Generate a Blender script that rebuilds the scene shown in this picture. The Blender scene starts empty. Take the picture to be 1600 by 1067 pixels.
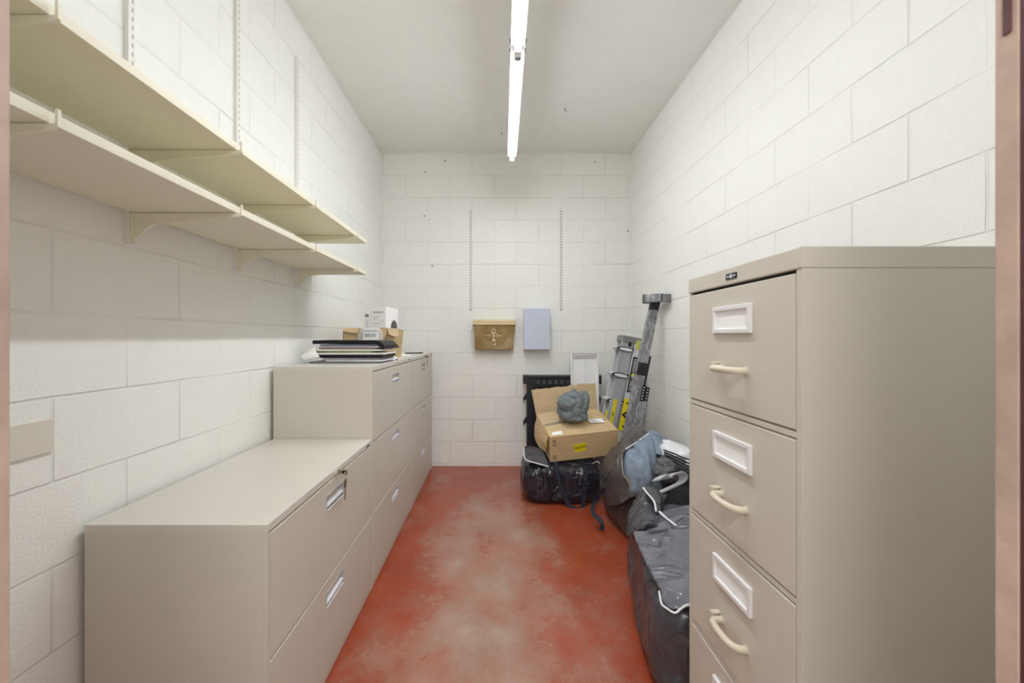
import bpy, bmesh, math, random
from mathutils import Vector, Matrix, noise, Euler
random.seed(7)
R = math.radians
sc = bpy.context.scene
COL = sc.collection

# ------------------------------------------------------------------ camera numbers (1600x1067, focal 665 px)
F, VX, VY, EYE = 665.0, 776.0, 527.0, 1.177
def at(px, py, Y):
    """a point of the place seen at (px,py), Y metres into the room"""
    return Vector(((px - VX) * Y / F, Y, EYE - (py - VY) * Y / F))

# ------------------------------------------------------------------ materials
def lin(c):
    f = lambda v: v / 12.92 if v <= .04045 else ((v + .055) / 1.055) ** 2.4
    return tuple(f(x / 255.) for x in c) + (1.,)

class NT:
    def __init__(s, name):
        s.m = bpy.data.materials.new(name); s.m.use_nodes = True
        s.t = s.m.node_tree; s.n = s.t.nodes
        s.b = s.n['Principled BSDF']
        s.out = s.n['Material Output']
    def add(s, typ, **kw):
        nd = s.n.new(typ)
        for k, v in kw.items():
            if k in nd.inputs.keys() if isinstance(k, str) else False: pass
            setattr(nd, k, v)
        return nd
    def link(s, a, b): s.t.links.new(a, b)
    def pos(s): return s.n.new('ShaderNodeNewGeometry').outputs['Position']
    def obj(s): return s.n.new('ShaderNodeTexCoord').outputs['Object']
    def noise(s, vec, scale, detail=3., rough=.5, dist=0.):
        nd = s.n.new('ShaderNodeTexNoise'); s.link(vec, nd.inputs['Vector'])
        nd.inputs['Scale'].default_value = scale; nd.inputs['Detail'].default_value = detail
        nd.inputs['Roughness'].default_value = rough; nd.inputs['Distortion'].default_value = dist
        return nd.outputs['Fac']
    def math(s, op, a, b=None, c=None, clamp=False):
        nd = s.n.new('ShaderNodeMath'); nd.operation = op; nd.use_clamp = clamp
        for i, v in enumerate((a, b, c)):
            if v is None: continue
            if isinstance(v, (int, float)): nd.inputs[i].default_value = v
            else: s.link(v, nd.inputs[i])
        return nd.outputs[0]
    def ramp(s, fac, stops):
        nd = s.n.new('ShaderNodeValToRGB'); s.link(fac, nd.inputs[0])
        e = nd.color_ramp.elements
        while len(e) < len(stops): e.new(.5)
        for el, (p, c) in zip(e, stops):
            el.position = p; el.color = c if len(c) == 4 else tuple(c) + (1.,)
        return nd.outputs['Color']
    def mapr(s, v, a, b, c=0., d=1.):
        nd = s.n.new('ShaderNodeMapRange'); s.link(v, nd.inputs[0])
        for i, q in enumerate((a, b, c, d)): nd.inputs[i + 1].default_value = q
        return nd.outputs[0]
    def mix(s, fac, a, b):
        nd = s.n.new('ShaderNodeMix'); nd.data_type = 'RGBA'
        for i, v in ((0, fac), (6, a), (7, b)):
            if isinstance(v, (int, float)): nd.inputs[i].default_value = v
            elif isinstance(v, tuple): nd.inputs[i].default_value = v
            else: s.link(v, nd.inputs[i])
        return nd.outputs[2]
    def scalevec(s, vec, sx, sy, sz):
        nd = s.n.new('ShaderNodeMapping'); s.link(vec, nd.inputs[0]); nd.inputs['Scale'].default_value = (sx, sy, sz)
        return nd.outputs[0]
    def bump(s, h, dist=.002, strength=1.):
        nd = s.n.new('ShaderNodeBump'); s.link(h, nd.inputs['Height'])
        nd.inputs['Distance'].default_value = dist; nd.inputs['Strength'].default_value = strength
        s.link(nd.outputs[0], s.b.inputs['Normal']); return nd
    def set(s, **kw):
        for k, v in kw.items():
            i = s.b.inputs[k.replace('_', ' ')]
            if hasattr(v, 'links') or hasattr(v, 'is_linked'): s.link(v, i)
            else: i.default_value = v
        return s

def plain(name, rgb, rough=.5, metal=0., spec=.5, bump=None, vary=0.03):
    t = NT(name); c = lin(rgb)
    if vary:
        n = t.noise(t.obj(), 9., 4.)
        lo = tuple(x * (1 - vary) for x in c[:3]) + (1,); hi = tuple(min(1, x * (1 + vary)) for x in c[:3]) + (1,)
        t.set(Base_Color=t.ramp(n, [(.3, lo), (.7, hi)]))
    else: t.set(Base_Color=c)
    t.set(Roughness=rough, Metallic=metal, Specular_IOR_Level=spec)
    if bump: t.bump(t.noise(t.obj(), bump[0], 3.), bump[1])
    return t.m

def block_wall(name, axis, off, rgb=(237, 237, 232)):
    t = NT(name); p = t.pos()
    sep = t.n.new('ShaderNodeSeparateXYZ'); t.link(p, sep.inputs[0])
    u = t.math('ADD', sep.outputs[0 if axis == 'x' else 1], off)
    v = t.math('ADD', sep.outputs[2], -.016)
    wob = t.math('MULTIPLY', t.math('SUBTRACT', t.noise(p, 7., 2.), .5), .006)
    cmb = t.n.new('ShaderNodeCombineXYZ'); t.link(t.math('ADD', u, wob), cmb.inputs[0]); t.link(t.math('ADD', v, wob), cmb.inputs[1])
    br = t.n.new('ShaderNodeTexBrick'); t.link(cmb.outputs[0], br.inputs['Vector'])
    for k, q in (('Scale', 1.), ('Mortar Size', .0045), ('Mortar Smooth', .55), ('Brick Width', .4064), ('Row Height', .2032)):
        br.inputs[k].default_value = q
    br.offset = .5; br.offset_frequency = 2
    joint = br.outputs['Fac']
    patch = t.mapr(t.noise(p, 2.6, 2.), .33, .66, .25, 1.)
    jm = t.math('MULTIPLY', joint, patch)
    rough_n = t.noise(p, 150., 4., .6)
    mid = t.noise(p, 16., 3.)
    vor = t.n.new('ShaderNodeTexVoronoi'); t.link(p, vor.inputs['Vector']); vor.inputs['Scale'].default_value = 55.
    wc = t.n.new('ShaderNodeSeparateColor'); t.link(vor.outputs['Color'], wc.inputs[0])
    few = t.math('MULTIPLY', t.math('GREATER_THAN', wc.outputs[0], .88), t.mapr(t.noise(p, 2.1, 2.), .48, .62, 0., 1.))
    pit = t.math('MULTIPLY', t.math('LESS_THAN', vor.outputs['Distance'], .17), few)
    c = lin(rgb); cj = tuple(x * .80 for x in c[:3]) + (1,); cp = tuple(x * .42 for x in c[:3]) + (1,)
    base = t.ramp(mid, [(.25, tuple(x * .975 for x in c[:3])), (.75, c)])
    base = t.mix(t.math('MULTIPLY', jm, .38), base, cj)
    base = t.mix(t.math('MULTIPLY', pit, .8), base, cp)
    t.set(Base_Color=base, Roughness=.66, Specular_IOR_Level=.35)
    h = t.math('ADD', t.math('MULTIPLY', rough_n, .0026), t.math('MULTIPLY', mid, .0014))
    h = t.math('SUBTRACT', h, t.math('MULTIPLY', jm, .0042))
    h = t.math('SUBTRACT', h, t.math('MULTIPLY', pit, .003))
    t.bump(h, 1.0, .8)
    return t.m

def floor_mat():
    t = NT('floor_paint'); p = t.pos()
    sep = t.n.new('ShaderNodeSeparateXYZ'); t.link(p, sep.inputs[0])
    x, y = sep.outputs[0], sep.outputs[1]
    dx = t.math('ABSOLUTE', t.math('ADD', x, .04))
    lane = t.mapr(dx, .10, .48, 1., 0.)                              # the trodden lane down the middle
    lane = t.math('MULTIPLY', lane, t.mapr(y, 3.6, 2.6, -.25, 1.))
    n1 = t.noise(t.scalevec(p, 1.5, 1., 1.), 2.3, 4., .55, .2); n2 = t.noise(p, 21., 7., .72, .4); n3 = t.noise(p, 150., 3., .6)
    w = t.math('ADD', t.math('MULTIPLY', lane, .55), t.math('MULTIPLY', t.math('SUBTRACT', n1, .5), 1.5))
    w = t.math('ADD', w, t.math('MULTIPLY', t.math('SUBTRACT', n2, .5), .55))
    w = t.math('ADD', w, t.math('MULTIPLY', t.math('SUBTRACT', n3, .5), .40))
    wear = t.mapr(w, .03, .98, 0., .94)
    red = t.ramp(t.noise(p, 3.3, 4.), [(.3, lin((145, 62, 36))), (.7, lin((159, 73, 46)))])
    con = t.ramp(t.noise(p, 5.5, 5.), [(.3, lin((156, 141, 124))), (.7, lin((176, 169, 154)))])
    colr = t.mix(wear, red, con)
    # pale scuffs
    sn = t.noise(t.scalevec(p, 3.2, 9., 1.), 3.1, 6., .8, 1.6)
    sc_ = t.mapr(sn, .655, .73, 0., .42)
    colr = t.mix(sc_, colr, lin((196, 150, 128)))
    t.set(Base_Color=colr, Roughness=t.mapr(w, .0, 1., .22, .42), Specular_IOR_Level=.5)
    t.bump(t.math('ADD', t.math('MULTIPLY', n2, .0006), t.math('MULTIPLY', t.noise(p, 3., 3.), .0018)), 1., .7)
    return t.m

def tarp(name, rgb, rough=.36, wr=.006):
    """woven plastic sheet: fine creases"""
    t = NT(name); o = t.obj()
    c = lin(rgb)
    n = t.noise(o, 6., 5.)
    t.set(Base_Color=t.ramp(n, [(.3, tuple(x * .75 for x in c[:3])), (.7, tuple(x * 1.3 for x in c[:3]))]))
    big = t.noise(o, 6., 2., .5, .5)
    cn = t.noise(t.scalevec(o, 1., 1.3, .8), 3.8, 2., .5, .9)
    cr_ = t.mapr(t.math('ABSOLUTE', t.math('SUBTRACT', cn, .5)), 0., .055, 1., 0.)
    cn2 = t.noise(t.scalevec(o, 1.4, 1., 1.2), 8.5, 2., .5, .7)
    cr2 = t.mapr(t.math('ABSOLUTE', t.math('SUBTRACT', cn2, .5)), 0., .03, 1., 0.)
    h = t.math('ADD', t.math('MULTIPLY', big, 2.4), t.math('MULTIPLY', t.math('POWER', cr_, 1.5), .75))
    h = t.math('ADD', h, t.math('MULTIPLY', cr2, .14))
    h = t.math('ADD', h, t.math('MULTIPLY', t.noise(o, 120., 2.), .03))
    t.set(Roughness=rough, Specular_IOR_Level=.6)
    t.bump(h, wr, 1.)
    return t.m

def cloth(name, rgb, rough=.8):
    t = NT(name); o = t.obj(); c = lin(rgb)
    n = t.noise(o, 25., 5.)
    t.set(Base_Color=t.ramp(n, [(.3, tuple(x * .82 for x in c[:3])), (.7, tuple(x * 1.12 for x in c[:3]))]), Roughness=rough, Specular_IOR_Level=.25)
    t.bump(t.math('ADD', t.math('MULTIPLY', t.noise(o, 9., 5., .55, .8), 1.5), t.math('MULTIPLY', t.noise(o, 160., 2.), .12)), .012, .8)
    return t.m

def card(name, rgb):
    t = NT(name); o = t.obj(); c = lin(rgb)
    n = t.noise(t.scalevec(o, 1., 1., 7.), 7., 5.)
    t.set(Base_Color=t.ramp(n, [(.3, tuple(x * .88 for x in c[:3])), (.7, tuple(x * 1.06 for x in c[:3]))]), Roughness=.75, Specular_IOR_Level=.2)
    t.bump(t.noise(o, 30., 3.), .0016)
    return t.m

def emit(name, rgb, strength):
    t = NT(name); t.set(Base_Color=(1, 1, 1, 1), Emission_Color=lin(rgb), Emission_Strength=strength)
    return t.m

def wrapfilm(name):
    t = NT(name); o = t.obj()
    n = t.noise(t.scalevec(o, 1.2, 1.2, .6), 22., 5., .65, 1.2)
    t.set(Base_Color=t.ramp(n, [(.32, lin((92, 92, 98))), (.52, lin((138, 138, 143))), (.70, lin((200, 200, 203)))]), Roughness=.3, Specular_IOR_Level=.6)
    t.bump(n, .008)
    return t.m

def brass(name):
    t = NT(name); o = t.obj()
    n = t.noise(o, 7., 5., .6, .5)
    t.set(Base_Color=t.ramp(n, [(.3, lin((140, 106, 62))), (.5, lin((158, 136, 92))), (.72, lin((182, 170, 140)))]), Metallic=.55, Roughness=.42)
    t.bump(t.noise(o, 40., 3.), .0008)
    return t.m

M = {}
M['wall_left'] = block_wall('painted_block_left', 'y', .4064 - 1.2185 % .4064)
M['wall_right'] = block_wall('painted_block_right', 'y', .4064 - 1.27 % .4064 + .2032)
M['wall_back'] = block_wall('painted_block_back', 'x', .629)
M['ceil'] = plain('ceiling_paint', (234, 234, 230), .8, bump=(60., .0012), vary=.015)
M['floor'] = floor_mat()
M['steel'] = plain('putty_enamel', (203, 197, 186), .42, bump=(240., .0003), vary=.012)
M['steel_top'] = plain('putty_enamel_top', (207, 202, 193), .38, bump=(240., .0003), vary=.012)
M['plate'] = plain('plate_paint', (214, 209, 197), .5, vary=.01); M['gap'] = plain('gap_shade', (30, 28, 25), .8, vary=0)
M['nickel'] = plain('brushed_nickel', (222, 223, 232), .3, metal=.35, vary=.04)
M['nickel_dull'] = plain('dull_pull_metal', (176, 177, 182), .42, metal=.15, vary=.04)
M['chrome'] = plain('chrome', (220, 220, 222), .16, metal=1., vary=0)
M['keymetal'] = plain('key_metal', (150, 138, 108), .35, metal=.8, vary=.04)
M['badge'] = plain('badge_black', (34, 31, 30), .35, vary=0)
M['holder'] = plain('white_plastic', (226, 226, 226), .4, vary=.01)
M['cardwhite'] = plain('white_card', (243, 243, 242), .7, vary=.01)
M['pullbeige'] = plain('cream_plastic', (206, 198, 178), .38, vary=.02)
M['shelf'] = plain('cream_shelf_enamel', (229, 224, 203), .45, vary=.012)
M['standard'] = plain('standard_white', (228, 226, 220), .5, vary=.015)
M['slot_pale'] = plain('slot_pale', (150, 146, 138), .8, vary=0); M['slot'] = plain('slot_shadow', (70, 67, 62), .8, vary=0)
M['jamb'] = plain('door_frame_paint', (188, 163, 148), .55, bump=(24., .003), vary=.14)
M['jambdark'] = plain('rebate_paint_in_shade', (84, 46, 46), .6, bump=(24., .003), vary=.12)  # reddish frame paint, darkened by the rebate's shade put into the colour
M['tube'] = emit('lit_tube_back', (243, 247, 252), 15.); M['tube_face'] = emit('lit_tube_face', (243, 247, 252), 150.)
M['fixture'] = plain('fixture_white', (242, 242, 242), .4, vary=0)
M['greymetal'] = plain('grey_metal', (140, 140, 140), .45, metal=.5, vary=.03)
M['brass'] = brass('aged_brass'); M['brass_lid'] = plain('brass_lid', (204, 186, 148), .4, metal=.5, bump=(40., .0006), vary=.06)
M['gold'] = plain('emblem_gold', (222, 208, 170), .32, metal=.6, vary=.05)
M['bluegrey'] = plain('blue_grey_enamel', (196, 203, 219), .42, vary=.012)
M['black'] = plain('black_plastic', (22, 22, 24), .45, vary=.05)
M['sawhorse'] = plain('moulded_black_plastic', (30, 32, 40), .5, bump=(60., .001), vary=.08)
M['pocket'] = plain('pocket_grey', (78, 80, 92), .5, vary=.05); M['whitepanel'] = plain('white_enamel', (236, 236, 236), .4, vary=.01)
M['card'] = card('cardboard', (204, 178, 138)); M['card2'] = card('cardboard_inside', (198, 174, 140)); M['carddark'] = plain('torn_card_edge', (120, 98, 72), .9, vary=.1)
M['tape'] = plain('packing_tape', (150, 140, 112), .25, vary=.25)
M['ink'] = plain('print_ink', (50, 42, 36), .7, vary=0)
M['inkgrey'] = plain('print_grey', (128, 128, 132), .7, vary=0)
M['inkblack'] = plain('print_black', (20, 20, 20), .6, vary=0)
M['yellow'] = plain('yellow_sticker', (232, 214, 26), .5, vary=.03)
M['lime'] = plain('yellow_green_sticker', (214, 220, 92), .5, vary=.03)
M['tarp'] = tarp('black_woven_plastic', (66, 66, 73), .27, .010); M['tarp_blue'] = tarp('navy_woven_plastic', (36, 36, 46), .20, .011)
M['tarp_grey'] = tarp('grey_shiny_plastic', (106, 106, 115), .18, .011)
M['tarp_brown'] = tarp('dark_brown_woven_plastic', (74, 71, 71), .34, .009)
M['web'] = cloth('navy_webbing', (42, 45, 57), .7)
M['zip'] = plain('pale_zipper_tape', (226, 226, 230), .5, vary=.03)
M['ziptan'] = plain('tan_zipper_tape', (150, 142, 124), .5, vary=.03)
M['slatecloth'] = cloth('slate_cloth', (116, 125, 128)); M['bluecloth'] = cloth('blue_grey_cloth', (128, 142, 158))
M['blackcloth'] = cloth('black_cloth', (38, 38, 42)); M['greycloth'] = cloth('mid_grey_cloth', (108, 108, 110))
M['polybag'] = plain('white_polythene', (232, 232, 234), .35, bump=(30., .006), vary=.03)
M['hanger'] = plain('grey_hanger_plastic', (190, 191, 194), .35, vary=.04)
M['cable'] = plain('black_cable', (16, 16, 18), .4, vary=0)
M['alu'] = plain('ladder_aluminium', (214, 215, 219), .38, metal=.15, vary=.05)
M['alu_dark'] = plain('ladder_grey', (172, 174, 180), .42, metal=.15, vary=.06)
M['film'] = wrapfilm('wrapped_in_film')
M['bubble'] = plain('bubble_mailer', (196, 190, 184), .28, bump=(60., .006), vary=.06)
for nm, rgb in (('p_white', (244, 243, 240)), ('p_cool', (220, 220, 228)), ('p_blue', (128, 134, 158)), ('p_brown', (150, 130, 122)), ('p_green', (168, 180, 118)), ('p_grey', (120, 116, 114)), ('p_lilac', (188, 182, 194)), ('p_cream', (220, 214, 196))):
    M[nm] = plain(nm, rgb, .5, vary=.05)
M['disc'] = plain('disc_print', (92, 90, 90), .7, vary=.1); M['p_grey2'] = plain('p_grey2', (160, 160, 166), .6, vary=0); M['leather'] = plain('black_vinyl', (20, 20, 25), .5, spec=.3, vary=.1)
M['cord'] = plain('white_cord', (228, 224, 212), .5, vary=0)

# ------------------------------------------------------------------ mesh builder
class MB:
    def __init__(s): s.bm = bmesh.new(); s.mi = 0; s.mats = []
    def mat(s, key):
        if key not in s.mats: s.mats.append(key)
        s.mi = s.mats.index(key); return s
    def _tag(s, n0):
        s.bm.faces.ensure_lookup_table()
        for f in s.bm.faces[n0:] if False else [f for f in s.bm.faces if f.index == -1 or f.index >= n0]: f.material_index = s.mi
    def box(s, x0, x1, y0, y1, z0, z1, bev=0., mtx=None, seg=2):
        t = bmesh.new(); bmesh.ops.create_cube(t, size=1.)
        for v in t.verts: v.co = Vector(((x0 + x1) / 2 + v.co.x * (x1 - x0), (y0 + y1) / 2 + v.co.y * (y1 - y0), (z0 + z1) / 2 + v.co.z * (z1 - z0)))
        if bev: bmesh.ops.bevel(t, geom=t.edges[:], offset=bev, segments=seg, affect='EDGES', profile=.6)
        return s.merge(t, mtx)
    def merge(s, t, mtx=None):
        for f in t.faces: f.material_index = s.mi
        if mtx is not None: bmesh.ops.transform(t, matrix=mtx, verts=t.verts)
        me = bpy.data.meshes.new('tmp'); t.to_mesh(me); t.free()
        s.bm.from_mesh(me); bpy.data.meshes.remove(me); return s
    def quad(s, pts):
        f = s.bm.faces.new([s.bm.verts.new(p) for p in pts]); f.material_index = s.mi; return s
    def tube(s, pts, r, seg=10, closed=False, flat=None, wv=None):
        """tube through points; flat=(a,b) gives an a x b ribbon section"""
        t = bmesh.new(); P = [Vector(p) for p in pts]; n = len(P); rings = []
        up = Vector((0, 0, 1)); prev = None
        for i, p in enumerate(P):
            d = (P[(i + 1) % n] - P[i - 1]) if closed else (P[min(i + 1, n - 1)] - P[max(i - 1, 0)])
            d.normalize()
            if prev is None:
                a = d.cross(up);
                if a.length < 1e-3: a = d.cross(Vector((1, 0, 0)))
            else: a = prev - d * prev.dot(d)
            if wv is not None: a = Vector(wv) - d * d.dot(Vector(wv))
            a.normalize(); prev = a; b = d.cross(a)
            rr = r[i] if isinstance(r, (list, tuple)) else r
            ring = []
            if flat:
                for sx, sy in ((1, 1), (-1, 1), (-1, -1), (1, -1)): ring.append(t.verts.new(p + a * flat[0] / 2 * sx + b * flat[1] / 2 * sy))
            else:
                for k in range(seg):
                    q = 2 * math.pi * k / seg; ring.append(t.verts.new(p + a * rr * math.cos(q) + b * rr * math.sin(q)))
            rings.append(ring)
        m = len(rings[0])
        for i in range(n if closed else n - 1):
            A, B = rings[i], rings[(i + 1) % n]
            for k in range(m): t.faces.new((A[k], A[(k + 1) % m], B[(k + 1) % m], B[k]))
        if not closed: t.faces.new(rings[0][::-1]); t.faces.new(rings[-1])
        bmesh.ops.recalc_face_normals(t, faces=t.faces)
        return s.merge(t)
    def prism(s, poly, axis, a, b, bev=0.):
        """poly: 2-D points in the two other axes; extruded from a to b along axis"""
        t = bmesh.new()
        def mk(u, v, w): return {'x': Vector((w, u, v)), 'y': Vector((u, w, v)), 'z': Vector((u, v, w))}[axis]
        A = [t.verts.new(mk(u, v, a)) for u, v in poly]; B = [t.verts.new(mk(u, v, b)) for u, v in poly]
        t.faces.new(A); t.faces.new(B[::-1]); n = len(poly)
        for i in range(n): t.faces.new((A[i], B[i], B[(i + 1) % n], A[(i + 1) % n]))
        bmesh.ops.recalc_face_normals(t, faces=t.faces)
        if bev: bmesh.ops.bevel(t, geom=t.edges[:], offset=bev, segments=1, affect='EDGES')
        return s.merge(t)
    def cyl(s, c, d, r, h, seg=20, r2=None):
        t = bmesh.new(); bmesh.ops.create_cone(t, cap_ends=True, segments=seg, radius1=r, radius2=r if r2 is None else r2, depth=h)
        q = Vector((0, 0, 1)).rotation_difference(Vector(d)).to_matrix().to_4x4()
        return s.merge(t, Matrix.Translation(Vector(c)) @ q)
    def build(s, name, mat=None, parent=None, origin=None, smooth=False, loc=None):
        """origin: world point that becomes the object's own origin (geometry given in world space)"""
        if origin is not None: bmesh.ops.translate(s.bm, vec=-Vector(origin), verts=s.bm.verts)
        me = bpy.data.meshes.new(name); s.bm.normal_update(); s.bm.to_mesh(me); s.bm.free()
        if s.mats:
            for k in s.mats: me.materials.append(M[k])
        elif mat: me.materials.append(M[mat])
        if smooth:
            for p in me.polygons: p.use_smooth = True
        o = bpy.data.objects.new(name, me); COL.objects.link(o)
        if parent is not None: o.parent = parent
        elif loc is not None: o.location = loc
        elif origin is not None: o.location = origin
        return o

def smooth_by_angle(o, ang=35):
    me = o.data
    for p in me.polygons: p.use_smooth = True
    try: me.set_sharp_from_angle(angle=R(ang))
    except Exception: pass
    return o

def tag(o, label, cat, group=None, kind=None):
    o['label'] = label; o['category'] = cat
    if group: o['group'] = group
    if kind: o['kind'] = kind
    return o
def thing(name, label, cat, loc=(0, 0, 0), rot=(0, 0, 0), group=None):
    o = bpy.data.objects.new(name, None); o.empty_display_size = .05; COL.objects.link(o)
    o.location = loc; o.rotation_euler = rot; return tag(o, label, cat, group)
def struct(o): o['kind'] = 'structure'; return o
def dup(root, loc, label, rot=None):
    r = root.copy(); COL.objects.link(r); r.location = loc; r['label'] = label
    if rot is not None: r.rotation_euler = rot
    for ch in list(root.children):
        c = ch.copy(); COL.objects.link(c); c.parent = r
        for g in list(ch.children):
            d = g.copy(); COL.objects.link(d); d.parent = c
    return r

def text_mesh(body, size, extrude=.0004):
    cu = bpy.data.curves.new('lettering', 'FONT'); cu.body = body; cu.size = size; cu.align_x = 'CENTER'; cu.align_y = 'CENTER'; cu.extrude = extrude
    cu.resolution_u = 3
    ob = bpy.data.objects.new('lettering', cu); COL.objects.link(ob)
    dg = bpy.context.evaluated_depsgraph_get(); me = bpy.data.meshes.new_from_object(ob.evaluated_get(dg))
    bpy.data.objects.remove(ob); bpy.data.curves.remove(cu)
    return me
def lettering(body, size, mat, parent, mtx, name='lettering'):
    me = text_mesh(body, size); me.transform(mtx); me.materials.clear(); me.materials.append(M[mat])
    for p in me.polygons: p.material_index = 0
    o = bpy.data.objects.new(name, me); COL.objects.link(o); o.parent = parent; return o
def frame(o, ux, uy):
    """matrix with local x=ux, y=uy, z = ux x uy at point o"""
    ux = Vector(ux).normalized(); uz = ux.cross(Vector(uy)).normalized(); uy = uz.cross(ux)
    m = Matrix.Identity(4)
    for i in range(3): m[i][0], m[i][1], m[i][2], m[i][3] = ux[i], uy[i], uz[i], Vector(o)[i]
    return m

# --- soft things
def ridge(p, f, seed, octv=3):
    v = 0.; a = 1.; tot = 0.
    q = Vector(p) * f + Vector((seed * 3.1, seed * 1.7, seed * 2.3))
    q = q + noise.noise_vector(q * .6) * .6
    for k in range(octv):
        v += a * (1 - 2 * abs(noise.noise(q))); tot += a; a *= .5; q = q * 2.03 + Vector((5.2, 1.3, 2.8))
    return v / tot
def sack(mb, C, n=26, k=5., amp=.012, f=6., seed=1, zmin=None, octv=3, puff=0.):
    """C: 8 corners, bottom then top, each (-x-y)(+x-y)(+x+y)(-x+y)"""
    C = [Vector(c) for c in C]
    t = bmesh.new(); bmesh.ops.create_cube(t, size=2.)
    bmesh.ops.subdivide_edges(t, edges=t.edges[:], cuts=n, use_grid_fill=True)
    for v in t.verts:
        x, y, z = v.co; nn = (abs(x) ** k + abs(y) ** k + abs(z) ** k) ** (1 / k)
        q = v.co / nn
        if puff: q = q * (1 + puff * (1 - max(abs(x) ** 2 * abs(y) ** 2, abs(y) ** 2 * abs(z) ** 2, abs(x) ** 2 * abs(z) ** 2)))
        u, w, h = (q + Vector((1, 1, 1))) / 2
        b = (C[0] * (1 - u) + C[1] * u) * (1 - w) + (C[3] * (1 - u) + C[2] * u) * w
        tp = (C[4] * (1 - u) + C[5] * u) * (1 - w) + (C[7] * (1 - u) + C[6] * u) * w
        v.co = b * (1 - h) + tp * h
    t.normal_update()
    for v in t.verts:
        d = ridge(v.co, f, seed, 2) * .65 + .35 * ridge(Vector((v.co.x * 1.6, v.co.y, v.co.z * .8)), f * 2.3, seed + 7, octv); v.co += v.normal * amp * d
    if zmin is not None:
        for v in t.verts:
            if v.co.z < zmin: v.co.z = zmin + (v.co.z - zmin) * .0 + .0005
    bmesh.ops.recalc_face_normals(t, faces=t.faces)
    return mb.merge(t)
def cr(p0, p1, p2, p3, t):
    return .5 * ((2 * p1) + (p2 - p0) * t + (2 * p0 - 5 * p1 + 4 * p2 - p3) * t * t + (3 * p1 - p0 - 3 * p2 + p3) * t ** 3)
def curve(pts, per=6):
    P = [Vector(p) for p in pts]; out = []
    for i in range(len(P) - 1):
        a, b, c, d = P[max(i - 1, 0)], P[i], P[i + 1], P[min(i + 2, len(P) - 1)]
        for k in range(per): out.append(cr(a, b, c, d, k / per))
    out.append(P[-1]); return out
def sheet(mb, rows, per=6, th=.004, amp=.004, f=9., seed=2, st=(1, 1, 1)):
    G = [curve(r, per) for r in rows]
    cols = [curve([g[j] for g in G], per) for j in range(len(G[0]))]
    t = bmesh.new(); V = [[t.verts.new(p) for p in c] for c in cols]
    for i in range(len(V) - 1):
        for j in range(len(V[0]) - 1): t.faces.new((V[i][j], V[i + 1][j], V[i + 1][j + 1], V[i][j + 1]))
    t.normal_update()
    for v in t.verts: v.co += v.normal * amp * ridge(Vector((v.co.x * st[0], v.co.y * st[1], v.co.z * st[2])), f, seed, 2)
    bmesh.ops.solidify(t, geom=t.faces[:], thickness=th)
    bmesh.ops.recalc_face_normals(t, faces=t.faces)
    return mb.merge(t)
def crumple(mb, c, r, amp=.25, f=7., seed=3, sub=5, zmin=None, shape=None):
    t = bmesh.new(); bmesh.ops.create_icosphere(t, subdivisions=sub, radius=1.)
    for v in t.verts:
        n = v.co.normalized(); q = Vector((n.x * r[0], n.y * r[1], n.z * r[2]))
        d = 1 + amp * ridge(q, f, seed, 3)
        if shape: q = shape(n, q)
        v.co = Vector(c) + q * d
        if zmin is not None and v.co.z < zmin: v.co.z = zmin
    return mb.merge(t)

# ------------------------------------------------------------------ room
XL, XR, YB, YF, H = -1.06, 1.23, 3.893, .385, 2.869
WT = .15
struct(MB().box(XL - WT, XR + WT, .2, YB + WT, -.1, 0).build('floor', 'floor'))
struct(MB().box(XL - WT, XR + WT, .2, YB + WT, H, H + .1).build('ceiling', 'ceil'))
struct(MB().box(XL - WT, XL, .2, YB + WT, 0, H).build('wall_left', 'wall_left'))
struct(MB().box(XR, XR + WT, .2, YB + WT, 0, H).build('wall_right', 'wall_right'))
struct(MB().box(XL, XR, YB, YB + WT, 0, H).build('wall_back', 'wall_back'))
DL, DR, DH = -.441, .4515, 2.05
w = MB(); w.box(XL, DL - .03, .2, YF, 0, H); w.box(DR + .03, XR, .2, YF, 0, H); w.box(DL - .03, DR + .03, .2, YF, DH + .03, H)
struct(w.build('wall_front', 'wall_back'))
def jamb(name, sgn, x):
    o = MB(); o.box(min(x, x + sgn * .03), max(x, x + sgn * .03), .3675, YF + .001, 0, DH, .0015)
    o = struct(o.build(name, 'jamb'))
    r = MB(); r.box(min(x + sgn * .018, x + sgn * .031), max(x + sgn * .018, x + sgn * .031), .195, .3675, 0, DH)
    r.box(min(x + sgn * .0004, x + sgn * .031), max(x + sgn * .0004, x + sgn * .031), .362, .3672, 0, DH)
    r = r.build('rebate', 'jambdark', o)
    return o
j1 = jamb('trim_1', -1, DL); j2 = jamb('trim_2', 1, DR)
s_ = MB(); s_.box(DR - .0015, DR + .004, .3725, .379, 1.445, 1.52, .0006); s_.build('strike_slot', 'jambdark', j2)
struct(MB().box(DL - .03, DR + .03, .195, YF + .001, DH, DH + .03).build('trim_3', 'jamb'))

# flat painted plate on the left wall beside the doorway
tag(MB().box(XL, XL + .007, .72, 1.014, .906, .984, .0015)  .build('wall_plate', 'plate', origin=(XL, .87, .945)),
    'flat beige painted plate on the block wall near the door frame', 'wall plate')

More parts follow.
